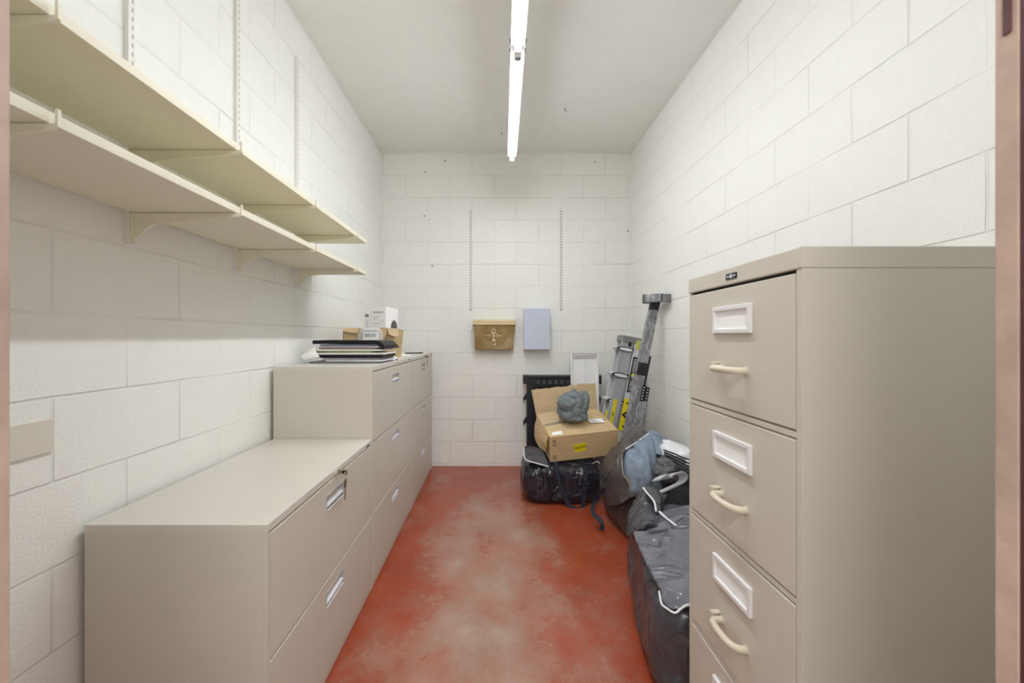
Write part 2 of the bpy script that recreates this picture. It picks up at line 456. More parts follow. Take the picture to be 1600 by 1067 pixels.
# ------------------------------------------------------------------ shelving on the left wall
def standard(name, x, y, z0, z1, axis, label, grp):
    """slotted upright; axis = the way its face looks ('x' from the left wall, 'y' from the back wall)"""
    L = z1 - z0; m = MB(); m.mat('standard')
    pw, pd = .0235, .0145
    if axis == 'x':
        m.box(0, pd, -pw / 2, pw / 2, 0, L, .0012)
        m.mat('slot_pale'); z = .03
        while z < L - .03:
            for dy in (.002,): m.box(pd - .001, pd + .0003, dy - .0018, dy + .0018, z, z + .0125)
            z += .0254
    else:
        m.box(-pw / 2, pw / 2, -.006, 0, 0, L, .0012)
        m.mat('slot'); z = .012
        while z < L - .02:
            for dx in (-.004, .004): m.box(dx - .0018, dx + .0018, -.0065, -.005, z, z + .0125)
            z += .0254
        m.cyl((0, -.0065, .004), (0, -1, 0), .005, .001, 10)
    return tag(m.build(name, loc=(x, y, z0)), label, 'shelf upright', grp)
SY = (.71, 1.2205, 1.7265, 2.2415)
lab_up = {1: 'slotted white upright on the block wall, second from the door frame', 2: 'slotted white upright on the block wall between the second and last uprights',
          3: 'slotted white upright at the far end of the wall shelves', 0: 'slotted white upright nearest the door frame behind the shelf ends'}
for i, y in enumerate(SY): standard('shelf_upright', XL, y, 1.445, 2.65, 'x', lab_up[i], 'uprights behind the wall shelves')
standard('shelf_upright', (735.5 - VX) / 170.8, YB, 1.42, 2.36, 'y', 'bare slotted strip on the back wall above the brass mailbox', 'bare strips on the back wall')
standard('shelf_upright', (876.5 - VX) / 170.8, YB, 1.42, 2.36, 'y', 'bare slotted strip on the back wall above the black sawhorse', 'bare strips on the back wall')
ZU, ZL = 1.713, 1.533          # undersides
XS = -.745                     # front edges
for z, lb, nm in ((ZU, 'upper of two long cream wall shelves, its board bare', 'wall_shelf'), (ZL, 'lower of two long cream wall shelves, under the upper board', 'wall_shelf')):
    m = MB(); m.box(XL + .016, XS, .45, 2.44, z + .001, z + .021, .0015)
    s = tag(m.build(nm, 'shelf', origin=(-.9, 1.445, z)), lb, 'shelf', 'long cream wall shelves')
def bracket_mesh():
    # profile in (x from the wall, z below the board)
    x0 = .015
    P = [(x0, 0), (.326, 0), (.326, .024), (.331, .024), (.331, -.006), (.322, -.012)]
    P += [(.20, -.022), (.10, -.030), (.075, -.034), (.058, -.044), (.046, -.058), (.034, -.066), (x0, -.068)]
    m = MB(); m.prism(P, 'y', -.0035, .0035, .0008)
    m.box(x0 - .001, x0 + .010, -.006, .006, -.085, .0, .001)
    return m
bm_ = bracket_mesh(); br0 = None
pos_words = ['nearest the door frame', 'second from the door frame', 'third from the door frame', 'at the far end']
for z, w_ in ((ZU, 'upper'), (ZL, 'lower')):
    for i, y in enumerate(SY):
        if br0 is None: br0 = b = bm_.build('shelf_bracket', 'shelf')
        else: b = br0.copy(); COL.objects.link(b)
        b.location = (XL, y, z)
        tag(b, f'cream steel bracket under the {w_} wall shelf, {pos_words[i]}', 'shelf bracket', 'brackets under the wall shelves')

# ------------------------------------------------------------------ lateral file cabinets
XF, XBK = -.58, -1.043
def plate_with_pocket(m, w, h, t, hx0, hx1, hz0, hz1, dep):
    """drawer front in local (y along width, z up), face at x=0 looking +x, pocket cut into it"""
    ys = [0, hx0, hx1, w]; zs = [0, hz0, hz1, h]; e = .0025
    t_ = bmesh.new()
    def V(x, y, z): return t_.verts.new((x, y, z))
    g = [[V(0 if (0 < i < 3 or 0 < j < 3) or True else 0, ys[i], zs[j]) for j in range(4)] for i in range(4)]
    for i in range(3):
        for j in range(3):
            if i == 1 and j == 1: continue
            t_.faces.new((g[i][j], g[i + 1][j], g[i + 1][j + 1], g[i][j + 1]))
    inner = [g[1][1], g[2][1], g[2][2], g[1][2]]
    back = [V(-dep, v.co.y, v.co.z) for v in inner]
    for k in range(4): t_.faces.new((inner[k], inner[(k + 1) % 4], back[(k + 1) % 4], back[k]))
    t_.faces.new(back)
    rim = [g[0][0], g[1][0], g[2][0], g[3][0], g[3][1], g[3][2], g[3][3], g[2][3], g[1][3], g[0][3], g[0][2], g[0][1]]
    rb = []
    for v in rim: rb.append(V(-t, v.co.y, v.co.z))
    for v in rim:  # soft folded edge
        pass
    for k in range(12): t_.faces.new((rim[k], rb[k], rb[(k + 1) % 12], rim[(k + 1) % 12]))
    bmesh.ops.recalc_face_normals(t_, faces=t_.faces)
    be = [e_ for e_ in t_.edges if len(e_.link_faces) == 2 and all(abs(v.co.x) < 1e-6 for v in e_.verts) and any(abs(v.co.y) < 1e-6 or abs(v.co.y - w) < 1e-6 or abs(v.co.z) < 1e-6 or abs(v.co.z - h) < 1e-6 for v in e_.verts) and e_.calc_face_angle() > 1]
    bmesh.ops.bevel(t_, geom=be, offset=.003, segments=2, affect='EDGES')
    m.merge(t_)
def lateral(y0, length, nd, top, label, keys, keystyle=0):
    root = thing('lateral_file_cabinet', label, 'filing cabinet', (XF, y0, 0), group='putty lateral file cabinets')
    D = XF - XBK
    m = MB(); m.mat('steel')
    m.box(-D, -.012, .0015, length - .0015, .004, top - .022, .001)          # carcass
    m.box(-.012, -.001, .0015, .014, .004, top - .022, .001); m.box(-.012, -.001, length - .014, length - .0015, .004, top - .022, .001)
    m.mat('steel'); m.box(-.0125, -.0085, .013, length - .013, .03, top - .05)
    m.mat('gap'); m.box(-.0125, -.0085, .013, length - .013, top - .05, top - .022)  # near-black strip paints the shade in the slit above the top drawer
    m.mat('steel'); m.box(-.012, -.004, .012, length - .012, .004, .028, .001)  # plinth rail
    m.build('body', parent=root)
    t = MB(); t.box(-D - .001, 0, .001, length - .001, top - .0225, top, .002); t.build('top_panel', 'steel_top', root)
    w = length - .030; zt = top - .0265; hh = .3265; gap = .0035
    for k in range(nd):
        z1 = zt - k * (hh + gap); h = hh
        if k == nd - 1: h = z1 - .030
        dm = MB(); hw = .080; hz1 = h - .040; hz0 = hz1 - .056
        plate_with_pocket(dm, w, h, .012, w / 2 - hw, w / 2 + hw, hz0, hz1, .0105)
        dm.bm.verts.ensure_lookup_table()
        bmesh.ops.translate(dm.bm, vec=Vector((.0005, .015, z1 - h)), verts=dm.bm.verts)
        dr = dm.build('drawer', 'steel', root)
        # recessed pull: metal liner, label strip above, bright lip below
        p = MB(); cy = .015 + w / 2; za, zb = z1 - h + hz0, z1 - h + hz1
        p.mat('nickel_dull'); p.box(-.0098, -.0088, cy - hw + .001, cy + hw - .001, za + .001, zb - .001)
        p.box(-.0098, .0012, cy - hw + .0003, cy - hw + .003, za + .0003, zb - .0003); p.box(-.0098, .0012, cy + hw - .003, cy + hw - .0003, za + .0003, zb - .0003)
        p.mat('nickel'); p.prism([(-.0088, za + .006), (.0018, za + .015), (.0026, za + .017), (.0020, za + .019), (-.0088, za + .024)], 'y', cy - hw + .003, cy + hw - .003)
        p.box(-.0098, .0014, cy - hw + .0003, cy + hw - .0003, zb - .004, zb - .0003)
        p.mat('holder'); p.box(-.002, .0022, cy - hw + .0003, cy + hw - .0003, za + .0003, za + .0028)
        p.build('handle', parent=dr)
    # lock and its badge
    lz = top - .0115; ly = length * .5 + .015
    l = MB(); l.mat('chrome'); l.cyl((.004, ly, lz - .003), (1, 0, 0), .0085, .010, 18); l.mat('gap'); l.box(.0088, .0093, ly - .0011, ly + .0011, lz - .008, lz + .002)
    lk = l.build('lock', parent=root)
    if keys:
        k = MB(); k.mat('keymetal')
        k.box(.009, .030, ly - .0011, ly + .0011, lz - .008, lz + .002, .0004)
        k.cyl((.030, ly, lz - .004), (0, 1, 0), .010, .0022, 16)
        ring = [(.030 + .0 * a, ly + .011 * math.cos(a), lz - .016 + .013 * math.sin(a)) for a in [i * math.pi / 8 for i in range(16)]]
        k.mat('nickel_dull'); k.tube(ring, .0011, 6, True)
        k.mat('keymetal'); k.box(.0285, .031, ly - .010, ly + .012, lz - .060, lz - .032, .003)
        k.box(.029, .0305, ly - .004, ly + .004, lz - .104, lz - .058, .0008)
        k.mat('nickel_dull')
        k.box(.0265, .0285, ly + .004, ly + .022, lz - .054, lz - .030, .003); k.box(.027, .028, ly + .010, ly + .017, lz - .094, lz - .052, .0008)
        k.build('key', parent=lk)
    b = MB(); b.mat('nickel_dull'); by = length - .075; b.box(-.0008, .0022, by - .026, by + .026, top - .017, top - .006, .001)
    b.mat('badge'); b.box(.0018, .0025, by - .018, by + .018, top - .0145, top - .0085)
    b.build('badge', parent=root)
    if nd == 2:
        for gx in (-.345, -.093): g = MB(); g.cyl((gx, .0012, top - .085), (0, 1, 0), .0045, .002, 14); g.build('side_plug', 'steel', root)
    return root
lateral(1.075, .909, 2, .703, 'low two-drawer putty lateral file with keys hanging from its lock', True)
lateral(1.985, .913, 3, 1.040, 'taller three-drawer putty lateral file under the papers and cartons', False)
lateral(2.899, .913, 3, 1.040, 'three-drawer putty lateral file standing against the back wall', True)

# ------------------------------------------------------------------ four-drawer upright cabinet by the door
def vertical_cabinet():
    x0, x1, y0, y1, top = .555, 1.222, .773, 1.226, 1.343
    root = thing('vertical_file_cabinet', 'tall four-drawer putty file cabinet with white label holders beside the door frame', 'filing cabinet', (x0, y0, 0))
    W = y1 - y0; D = x1 - x0
    m = MB(); m.mat('steel')
    m.box(.010, D, 0, W, .003, top - .040, .0015)
    m.box(0, .012, 0, .0155, .003, top - .040, .0015); m.box(0, .012, W - .0105, W, .003, top - .040, .0015)
    m.mat('steel'); m.box(.0085, .0104, .014, W - .009, .06, top - .08)
    m.mat('gap'); m.box(.0085, .0104, .014, W - .009, top - .08, top - .040)  # shade under the top cap painted as a near-black strip
    m.mat('steel'); m.box(.002, .012, .014, W - .010, .003, .070, .001)
    for n in range(1, 4):
        zt = 1.296 - .31 * n; m.box(.0015, .012, .0145, W - .0095, zt + .0035, zt + .0155, .0012)
    m.build('body', parent=root)
    c = MB(); c.box(-.0025, D, -.001, W + .001, top - .040, top, .003); c.build('top_cap', 'steel', root)
    b = MB(); cy = .228; b.mat('badge')
    b.box(-.0042, -.002, cy - .023, cy + .023, top - .029, top - .015, .002)
    b.mat('nickel'); b.box(-.0048, -.004, cy - .004, cy + .004, top - .0265, top - .0175); b.box(-.0046, -.004, cy - .019, cy - .006, top - .0235, top - .0205); b.box(-.0046, -.004, cy + .006, cy + .019, top - .0235, top - .0205)
    b.build('badge', parent=root)
    for n in range(4):
        z1 = 1.296 - .31 * n; z0 = z1 - .291
        d = MB(); d.box(-.0005, .0095, .018, W - .0125, z0, z1, .0022); dr = d.build('drawer', 'steel', root)
        cy = .2285; zt = z1 - .044; hw, hh = .080, .0655
        # label holder frame
        f = MB(); f.mat('holder'); q = .011
        f.box(-.008, 0, cy - hw, cy + hw, zt - q, zt, .002); f.box(-.008, 0, cy - hw, cy + hw, zt - hh, zt - hh + q, .002)
        f.box(-.008, 0, cy - hw, cy - hw + q, zt - hh + q * .8, zt - q * .8, .002); f.box(-.008, 0, cy + hw - q, cy + hw, zt - hh + q * .8, zt - q * .8, .002)
        f.build('label_holder', parent=dr)
        cd = MB(); cd.box(-.0025, -.0004, cy - hw + q * .6, cy + hw - q * .6, zt - hh + q * .6, zt - q * .6); cd.build('label_card', 'cardwhite', dr)
        hz = z1 - .194
        pts = [(.0, cy + .046, hz), (-.012, cy + .047, hz), (-.022, cy + .044, hz), (-.028, cy + .034, hz), (-.030, cy + .014, hz), (-.030, cy - .014, hz), (-.027, cy - .034, hz), (-.020, cy - .048, hz), (-.010, cy - .054, hz), (0, cy - .055, hz)]
        h = MB(); h.tube(curve(pts, 5), [.0082] * 46, 12); h.cyl((-.001, cy + .046, hz), (1, 0, 0), .0105, .003, 16); h.cyl((-.001, cy - .055, hz), (1, 0, 0), .0105, .003, 16)
        smooth_by_angle(h.build('handle', 'pullbeige', dr))
        l = MB(); l.box(-.022, 0, cy + .052, cy + .066, hz + .010, hz + .0145, .0015); l.box(-.0225, -.018, cy + .052, cy + .066, hz + .0, hz + .0145, .0015); l.build('latch', 'pullbeige', dr)
vertical_cabinet()

# ------------------------------------------------------------------ hanging strip lights
LZ = 2.535
def strip_light(ya, yb, label):
    xa, xb = .099, .116
    def X(y): return .0965 + (y - 1.735) * .0136
    L = yb - ya; cx = X((ya + yb) / 2)
    root = thing('strip_light', label, 'strip light', (cx, (ya + yb) / 2, LZ), (0, 0, -.0136), group='hanging strip lights')
    h = L / 2
    m = MB(); m.prism([(-.036, .032), (-.034, .018), (.034, .018), (.036, .032), (.030, .068), (-.030, .068)], 'y', -h, h, .001)
    m.box(-.020, .020, -h, h, .012, .019); m.build('housing', 'fixture', root)
    t = MB(); t.mat('tube'); t.mat('tube_face'); t.mi = 0; t.cyl((0, 0, -.008), (0, 1, 0), .0165, L - .07, 24)
    t.bm.normal_update()
    for f in t.bm.faces:
        if f.normal.z < -.62: f.material_index = 1
    smooth_by_angle(t.build('lamp_tube', parent=root))
    for s in (-1, 1):
        e = MB(); yy = s * (h - .018); e.box(-.017, .017, yy - .012, yy + .012, -.024, .020, .004); e.build('lampholder', 'fixture', root)
        c = MB(); c.box(-.037, .037, s * h - .0015, s * h + .0015, .017, .069); c.build('end_plate', 'fixture', root)
        for q in (-1, 1): g = MB(); g.box(min(q * .033, q * .040), max(q * .033, q * .040), s * (h - .03) - .008, s * (h - .03) + .008, .020, .034, .001); g.build('clip', 'greymetal', root)
        w = MB(); w.tube([(0, s * h * .72, .068), (0, s * h * .72, H - LZ - .001)], .0022, 6); w.build('hanging_wire', 'greymetal', root)
    if ya > 1.9:
        d = MB(); d.cyl((.002, -h + .012, -.027), (0, 0, 1), .012, .005, 18); d.build('end_knob', 'greymetal', root)
    else:
        pass
    return root
strip_light(2.025, 3.24, 'lit strip light hanging near the back wall, loose wire beside it')
strip_light(.80, 2.018, 'lit strip light hanging nearer the doorway, cut by the photo top')

# cord, hooks, fixings
cpts = [at(792, 164, 3.05), at(783, 174, 3.12), at(772.5, 184, 3.2), at(772, 190, 3.25), at(778, 199, 3.36), at(784.5, 205, 3.45)]
for p in cpts: p.z = min(p.z, H - .006)
cpts[-1].z = H - .002
m = MB(); m.tube(curve([(p.x, p.y, H - .03 if 0 < i < 5 else H - .004) for i, p in enumerate(cpts)], 6), .0028, 6)
tag(m.build('loose_wire', 'cord', origin=cpts[-1]), 'thin white loose wire curling from the ceiling beside the strip light', 'wire')
def hook(p, label):
    m = MB(); m.cyl((p.x, p.y, H - .003), (0, 0, 1), .006, .006, 10)
    m.tube([(p.x, p.y, H - .005), (p.x, p.y, H - .016), (p.x + .006, p.y, H - .022), (p.x + .010, p.y, H - .016)], .002, 6)
    tag(m.build('ceiling_hook', 'greymetal', origin=(p.x, p.y, H)), label, 'hook', 'small ceiling hooks')
hook(Vector((.042, 3.516, 0)), 'small grey hook in the ceiling at the end of the loose wire')
hook(Vector((.507, 3.15, 0)), 'small grey hook alone on the bare ceiling away from the lights')
for (px, py), lb in zip(((695.5, 251.5), (664.5, 269), (663, 337.5), (675.5, 415.2), (929, 253), (981, 361)), (
        'small dark screw high on the back wall, right under the ceiling towards the shelves', 'small dark screw on the back wall just below the top one on the shelves side', 'small dark screw midway up the back wall on the shelves side',
        'black screw on the back wall, lowest of those above the file cabinets', 'small dark screw under the ceiling on the back wall above the ladder', 'small dark screw on the back wall beside the corner above the ladder')):
    m = MB(); p = at(px, py, YB); m.cyl((p.x, YB - .002, p.z), (0, 1, 0), .0062, .004, 10)
    tag(m.build('wall_screw', 'slot' if py < 400 else 'inkblack', origin=(p.x, YB, p.z)), lb, 'screw', 'old screws in the back wall')

# ------------------------------------------------------------------ back wall: mailbox and steel box
def mailbox():
    x0, x1, zt, zb = -.199, .158, 1.300, 1.066
    c = Vector(((x0 + x1) / 2, YB, zb))
    c.y += .0015; root = thing('mailbox', 'old brass wall mailbox with a lidded top and raised emblem', 'mailbox', c)
    w = (x1 - x0) / 2; h = zt - zb; d = .095
    m = MB(); t = bmesh.new(); bmesh.ops.create_cube(t, size=1.)
    for v in t.verts:
        top = v.co.z > 0; v.co = Vector((v.co.x * 2 * (w if top else w * .965), -(d if top else d * .86) if v.co.y < 0 else 0, h if top else 0))
    bmesh.ops.bevel(t, geom=t.edges[:], offset=.006, segments=2, affect='EDGES'); m.merge(t)
    m.build('body', 'brass', root)
    l = MB(); l.prism([(0, h + .037), (-.096, h + .036), (-.108, h + .028), (-.109, h - .012), (-.105, h - .012), (-.102, h - .004), (0, h - .004)], 'x', -w - .010, w + .010, .0015)
    l.box(-w - .010, -w - .006, -.104, -.0, h - .024, h + .034, .001); l.box(w + .006, w + .010, -.104, 0, h - .024, h + .034, .001)
    l.box(-.035, .050, -.1115, -.108, h + .011, h + .017, .001)
    l.build('lid', 'brass_lid', root)
    e = MB(); Y = -.092; cx = -.008; z = h * .52
    e.tube([(cx + .014 * math.cos(a), Y - .004, h - .066 + .018 * math.sin(a)) for a in [i * math.pi / 8 for i in range(16)]], .0045, 8, True)
    for s in (-1, 1):
        pts = [(cx + s * .006, Y - .003, h - .075), (cx + s * .026, Y - .004, h - .098), (cx + s * .055, Y - .003, h - .112), (cx + s * .070, Y - .002, h - .106)]
        e.tube(curve(pts, 4), .0042, 6)
        e.tube(curve([(cx + s * .005, Y - .003, h - .100), (cx + s * .022, Y - .004, h - .118), (cx + s * .044, Y - .003, h - .124)], 4), .0036, 6)
        e.tube(curve([(cx, Y - .003, h - .15), (cx + s * .016, Y - .002, h - .172), (cx + s * .012, Y - .001, h - .20)], 4), .003, 6)
    e.tube([(cx, Y - .004, h - .084), (cx, Y - .005, h - .135)], [.006, .008], 8)
    t = bmesh.new(); bmesh.ops.create_uvsphere(t, u_segments=14, v_segments=8, radius=.016); e.merge(t, Matrix.Translation((cx + .002, Y, h - .150)) @ Matrix.Diagonal((1, .5, 1, 1)))
    t = bmesh.new(); bmesh.ops.create_uvsphere(t, u_segments=12, v_segments=6, radius=.010); e.merge(t, Matrix.Translation((cx + .010, Y + .004, h - .188)) @ Matrix.Diagonal((1, .5, 1, 1)))
    smooth_by_angle(e.build('emblem', 'gold', root))
mailbox()
def steel_box():
    x0, x1, z0, z1 = .243, .474, 1.068, 1.434
    root = thing('wall_box', 'pale blue-grey steel box mounted on the back wall beside the brass mailbox', 'wall box', ((x0 + x1) / 2, YB, z0))
    w = (x1 - x0) / 2; h = z1 - z0
    m = MB(); m.box(-w + .002, w - .002, -.086, 0, .002, h - .002, .002); m.build('body', 'bluegrey', root)
    d = MB(); d.box(-w, w, -.104, -.088, 0, h, .003); d.build('door', 'bluegrey', root)
    l = MB(); l.box(-w - .004, -w + .001, -.098, -.088, h * .49, h * .52, .001); l.build('latch', 'greymetal', root)
steel_box()

# ------------------------------------------------------------------ papers and cartons on the lateral files
TOP = 1.0402
def leafy(name, x0, x1, y0, y1, z, t, mat, label, cat, rot=0., bend=.004, seed=1, droop=0.):
    nx, ny = 18, 12; m = MB(); tb = bmesh.new()
    bmesh.ops.create_grid(tb, x_segments=nx, y_segments=ny, size=.5)
    W, D = x1 - x0, y1 - y0
    for v in tb.verts:
        u, q = v.co.x, v.co.y
        zz = bend * (abs(noise.noise(Vector((u * 2.6 + seed * 4, q * 2.2, seed)))) )
        if droop and u > .42: zz -= droop * ((u - .42) / .08) ** 1.3
        a = Vector((u * W, q * D, 0)); a.rotate(Euler((0, 0, rot)))
        v.co = Vector((a.x, a.y, zz))
    bmesh.ops.recalc_face_normals(tb, faces=tb.faces)
    r = bmesh.ops.extrude_face_region(tb, geom=tb.faces[:])
    bmesh.ops.translate(tb, vec=(0, 0, t), verts=[g for g in r['geom'] if isinstance(g, bmesh.types.BMVert)])
    bmesh.ops.recalc_face_normals(tb, faces=tb.faces)
    m.merge(tb)
    return tag(m.build(name, mat, loc=((x0 + x1) / 2, (y0 + y1) / 2, z)), label, cat, 'papers piled on the lateral file')
stk = [('magazine', -.985, -.625, .0075, 'p_grey', 'dark magazine, bottommost of the paper pile on the lateral file', 'magazine', .03),
       ('loose_papers', -.90, -.60, .0085, 'p_cool', 'pale papers lying directly on the bottom dark magazine', 'papers', -.03),
       ('catalogue', -.925, -.612, .0085, 'p_lilac', 'pale lilac catalogue below the lower black folder in the paper pile', 'catalogue', .02),
       ('folder', -.945, -.595, .015, 'leather', 'thin black folder low in the paper pile on the lateral file', 'folder', -.02),
       ('loose_papers', -.985, -.592, .009, 'p_white', 'thick white papers lying on the lower black folder', 'papers', .015),
       ('catalogue', -.965, -.66, .008, 'p_green', 'catalogue with a green edge in the middle of the paper pile', 'catalogue', -.012),
       ('loose_papers', -.955, -.606, .007, 'p_white', 'white papers lying on the green-edged catalogue', 'papers', .02),
       ('envelope', -.935, -.635, .0065, 'p_brown', 'brown envelope in the upper part of the paper pile', 'envelope', -.02),
       ('loose_papers', -.95, -.622, .0065, 'p_white', 'white papers lying on the brown envelope', 'papers', .0),
       ('brochure', -.93, -.63, .0085, 'p_blue', 'blue-grey brochure just under the top black portfolio', 'brochure', .03)]
z = TOP
for i, (nm, x0, x1, t, mt, lb, ct, rot) in enumerate(stk):
    leafy(nm, x0, x1, 2.235 + .006 * (i % 3), 2.50 - .008 * (i % 2), z, t, mt, lb, ct, rot, .0012, i + 1); z += t + .0016
leafy('portfolio', -.962, -.585, 2.225, 2.50, z + .0005, .019, 'leather', 'black vinyl portfolio on top of the paper pile, its end drooping', 'portfolio', -.015, .003, 20, .026)
# sheet curling out of the left of the pile
m = MB(); sheet(m, [[(-.950, 2.219, 1.128), (-.985, 2.224, 1.106), (-1.030, 2.232, 1.078)], [(-.938, 2.214, 1.100), (-.975, 2.212, 1.086), (-1.014, 2.222, 1.066)], [(-.92, 2.216, 1.074), (-.965, 2.210, 1.068), (-.998, 2.216, 1.058)]], 5, .0008, .0012, 6, 5)
tag(m.build('paper_sheet', 'p_white', origin=(-.98, 2.22, 1.05), smooth=True), 'white sheet curling down out of the wall side of the paper pile', 'paper', 'papers piled on the lateral file')
# bits on the lateral files
m = MB(); crumple(m, (-.620, 2.50, TOP + .012), (.026, .035, .013), .3, 30, 4, 3, TOP + .0003); tag(m.build('crumpled_receipt', 'p_white', origin=(-.62, 2.50, TOP)), 'small crumpled white receipt beside the end of the paper pile', 'receipt')
m = MB(); m.cyl((-.602, 2.545, TOP + .004), (0, 0, 1), .0085, .008, 14); tag(m.build('dark_bead', 'ink', origin=(-.602, 2.545, TOP)), 'tiny dark bead beside the crumpled receipt', 'bead')
leafy('paper_sheet', -.865, -.645, 3.06, 3.36, TOP, .0012, 'p_white', 'flat white sheet lying on the far lateral file beside the carton', 'paper', .12, .006, 31)
m = MB(); m.cyl((-.655, 3.33, TOP + .013), (.75, .6, 0), .005, .13, 10); m.cyl((-.60, 3.372, TOP + .013), (.75, .6, 0), .0054, .03, 10)
tag(m.build('marker_pen', 'ink', origin=(-.655, 3.33, TOP + .008)), 'short dark pen lying on the far sheet of paper', 'pen')

def carton():
    x0, x1, y0, y1, z0, z1 = -.965, -.690, 2.675, 3.02, TOP, 1.236
    root = thing('cardboard_carton', 'open brown cardboard carton holding white boxes, on the lateral file', 'carton', ((x0 + x1) / 2, (y0 + y1) / 2, z0))
    w, d, h = (x1 - x0) / 2, (y1 - y0) / 2, z1 - z0; t = .004
    m = MB(); m.mat('card')
    m.box(-w, w, -d, -d + t, 0, h); m.box(-w, w, d - t, d, 0, h); m.box(-w, -w + t, -d, d, 0, h)
    m.box(-w, w, -d, d, 0, t)
    # right wall leans out towards its far end and its top
    mm = bmesh.new(); P = [(w - t, -d, 0), (w, -d, 0), (w + .012, d, 0), (w + .012 - t, d, 0), (w - t, -d, h), (w + .002, -d, h), (w + .030, d, h - .006), (w + .026, d, h - .006)]
    V = [mm.verts.new(p) for p in P]
    for f in ((3, 2, 1, 0), (4, 5, 6, 7), (0, 1, 5, 4), (1, 2, 6, 5), (2, 3, 7, 6), (3, 0, 4, 7)): mm.faces.new([V[i] for i in f])
    m.merge(mm); m.build('body', parent=root)
    # flaps
    f1 = MB(); f1.mat('card'); sheet(f1, [[(-w, -d - .001, h), (-w + .05, -d - .001, h), (-w + .10, -d - .001, h)], [(-w + .004, -d - .016, h - .022), (-w + .05, -d - .018, h - .030), (-w + .098, -d - .016, h - .034)]], 4, .003, .0008, 8, 3)
    f1.build('flap', parent=root)
    f2 = MB(); f2.mat('card2'); sheet(f2, [[(w + .003, -d + .01, h), (w + .008, -d + .08, h), (w + .016, -d + .2, h - .002)], [(w + .013, -d - .008, h - .04), (w + .035, -d + .05, h - .055), (w + .05, -d + .11, h - .05)]], 4, .003, .0008, 8, 4)
    f2.build('flap', parent=root)
    f3 = MB(); f3.mat('card'); sheet(f3, [[(w - .075, -d - .002, h), (w - .035, -d - .002, h + .001), (w, -d - .002, h)], [(w - .07, -d - .006, h - .035), (w - .035, -d - .008, h - .062), (w - .004, -d - .006, h - .05)]], 4, .003, .0008, 8, 5)
    f3.build('flap', parent=root)
    # printed marks
    p = MB(); p.mat('ink')
    def side(yy, zz): # point on the right wall
        k = (yy + d) / (2 * d); return w + .012 * k + (zz / h) * (.002 + .016 * k) + .0004
    for yy, zz, a, b in ((.06, .135, .022, .022), (.115, .135, .022, .022), (.06, .105, .022, .020), (.115, .105, .022, .020), (.088, .075, .075, .018)):
        yy2 = yy; x = side(yy2, zz)
        p.box(x - .0008, x + .0012, yy2 - a / 2, yy2 + a / 2, zz - b / 2, zz + b / 2)
    p.build('printed_mark', parent=root)
    q = MB(); q.mat('inkblack'); q.prism([(-w + .055, h - .085), (-w + .062, h - .083), (-w + .088, h - .105), (-w + .075, h - .103)], 'y', -d - .0012, -d); q.build('printed_arrow', parent=root)
    return root
carton()
# padded mailer leaning on the carton
c0 = Vector((-.785, 2.642, TOP)); root = thing('padded_mailer', 'clear bubble mailer with a white address label leaning on the carton', 'mailer', c0)
m = MB(); sack(m, [(-.082, -.010, .0), (.082, -.010, 0), (.082, .010, 0), (-.082, .010, 0), (-.080, .0, .196), (.074, .0, .199), (.074, .020, .199), (-.080, .020, .196)], 14, 4., .003, 22, 3)
smooth_by_angle(m.build('pouch', 'bubble', root), 60)
l = MB(); l.box(-.042, .056, -.0165, -.0135, .118, .196, .0005, mtx=Matrix.Rotation(-.035, 4, 'X')); lb = l.build('address_label', 'cardwhite', root)
k = MB()
random.seed(5); x = -.030
while x < .040:
    wd = random.choice((.002, .003, .005)); k.box(x, x + wd, -.0172, -.016, .138, .160, mtx=Matrix.Rotation(-.035, 4, 'X')); x += wd + random.choice((.002, .003, .004))
k.box(-.036, .050, -.0172, -.016, .174, .178, mtx=Matrix.Rotation(-.035, 4, 'X'))
k.build('barcode', 'inkgrey', lb)
# white product box standing in the carton
def product_box(name, cx, cy, yaw, w, d, h, label, disc):
    root = thing(name, label, 'box', (cx, cy, TOP + .005), (0, 0, yaw), group='white boxes in the carton')
    m = MB(); m.box(-w / 2, w / 2, -d / 2, d / 2, 0, h, .001); m.build('body', 'cardwhite', root)
    if disc:
        p = MB(); p.cyl((w / 2 + .0006, .03, h - .135), (1, 0, 0), .053, .0012, 32); p.build('disc_print', 'disc', root)
        for i in range(7):
            a = -w / 2 + .020 + i * .0098; p = MB(); p.box(a, a + .0072, -d / 2 - .0008, -d / 2 + .001, h - .040, h - .029); p.build('name_print', 'p_grey2', root)
        for i, (a, b) in enumerate(((.018, .062), (.018, .05), (.070, .088), (.018, .066))):
            p = MB(); p.box(-w / 2 + a, -w / 2 + b, -d / 2 - .0006, -d / 2 + .001, h - .066 - .014 * i, h - .063 - .014 * i); p.build('line_print', 'p_grey2', root)
        for i in range(4):
            p = MB(); p.box(w / 2, w / 2 + .0008, d / 2 - .018, d / 2 - .014, h - .05 - .03 * i, h - .042 - .03 * i); p.build('side_print', 'p_grey2', root)
    else:
        p = MB(); p.box(-w / 2 + .022, w / 2 - .006, -d / 2 - .0008, -d / 2 + .001, h - .050, h - .030); p.build('square_print', 'inkgrey', root)
        p = MB(); p.box(-w / 2 + .024, w / 2 - .006, -d / 2 - .0008, -d / 2 + .001, h - .125, h - .062); p.build('panel_print', 'p_cool', root)
product_box('product_box', -.748, 2.845, -.16, .105, .205, .328, 'tall white product box with a dark printed disc, standing in the carton', True)
product_box('product_box', -.845, 2.84, 0., .052, .19, .312, 'narrow white box with grey print beside the taller white box', False)

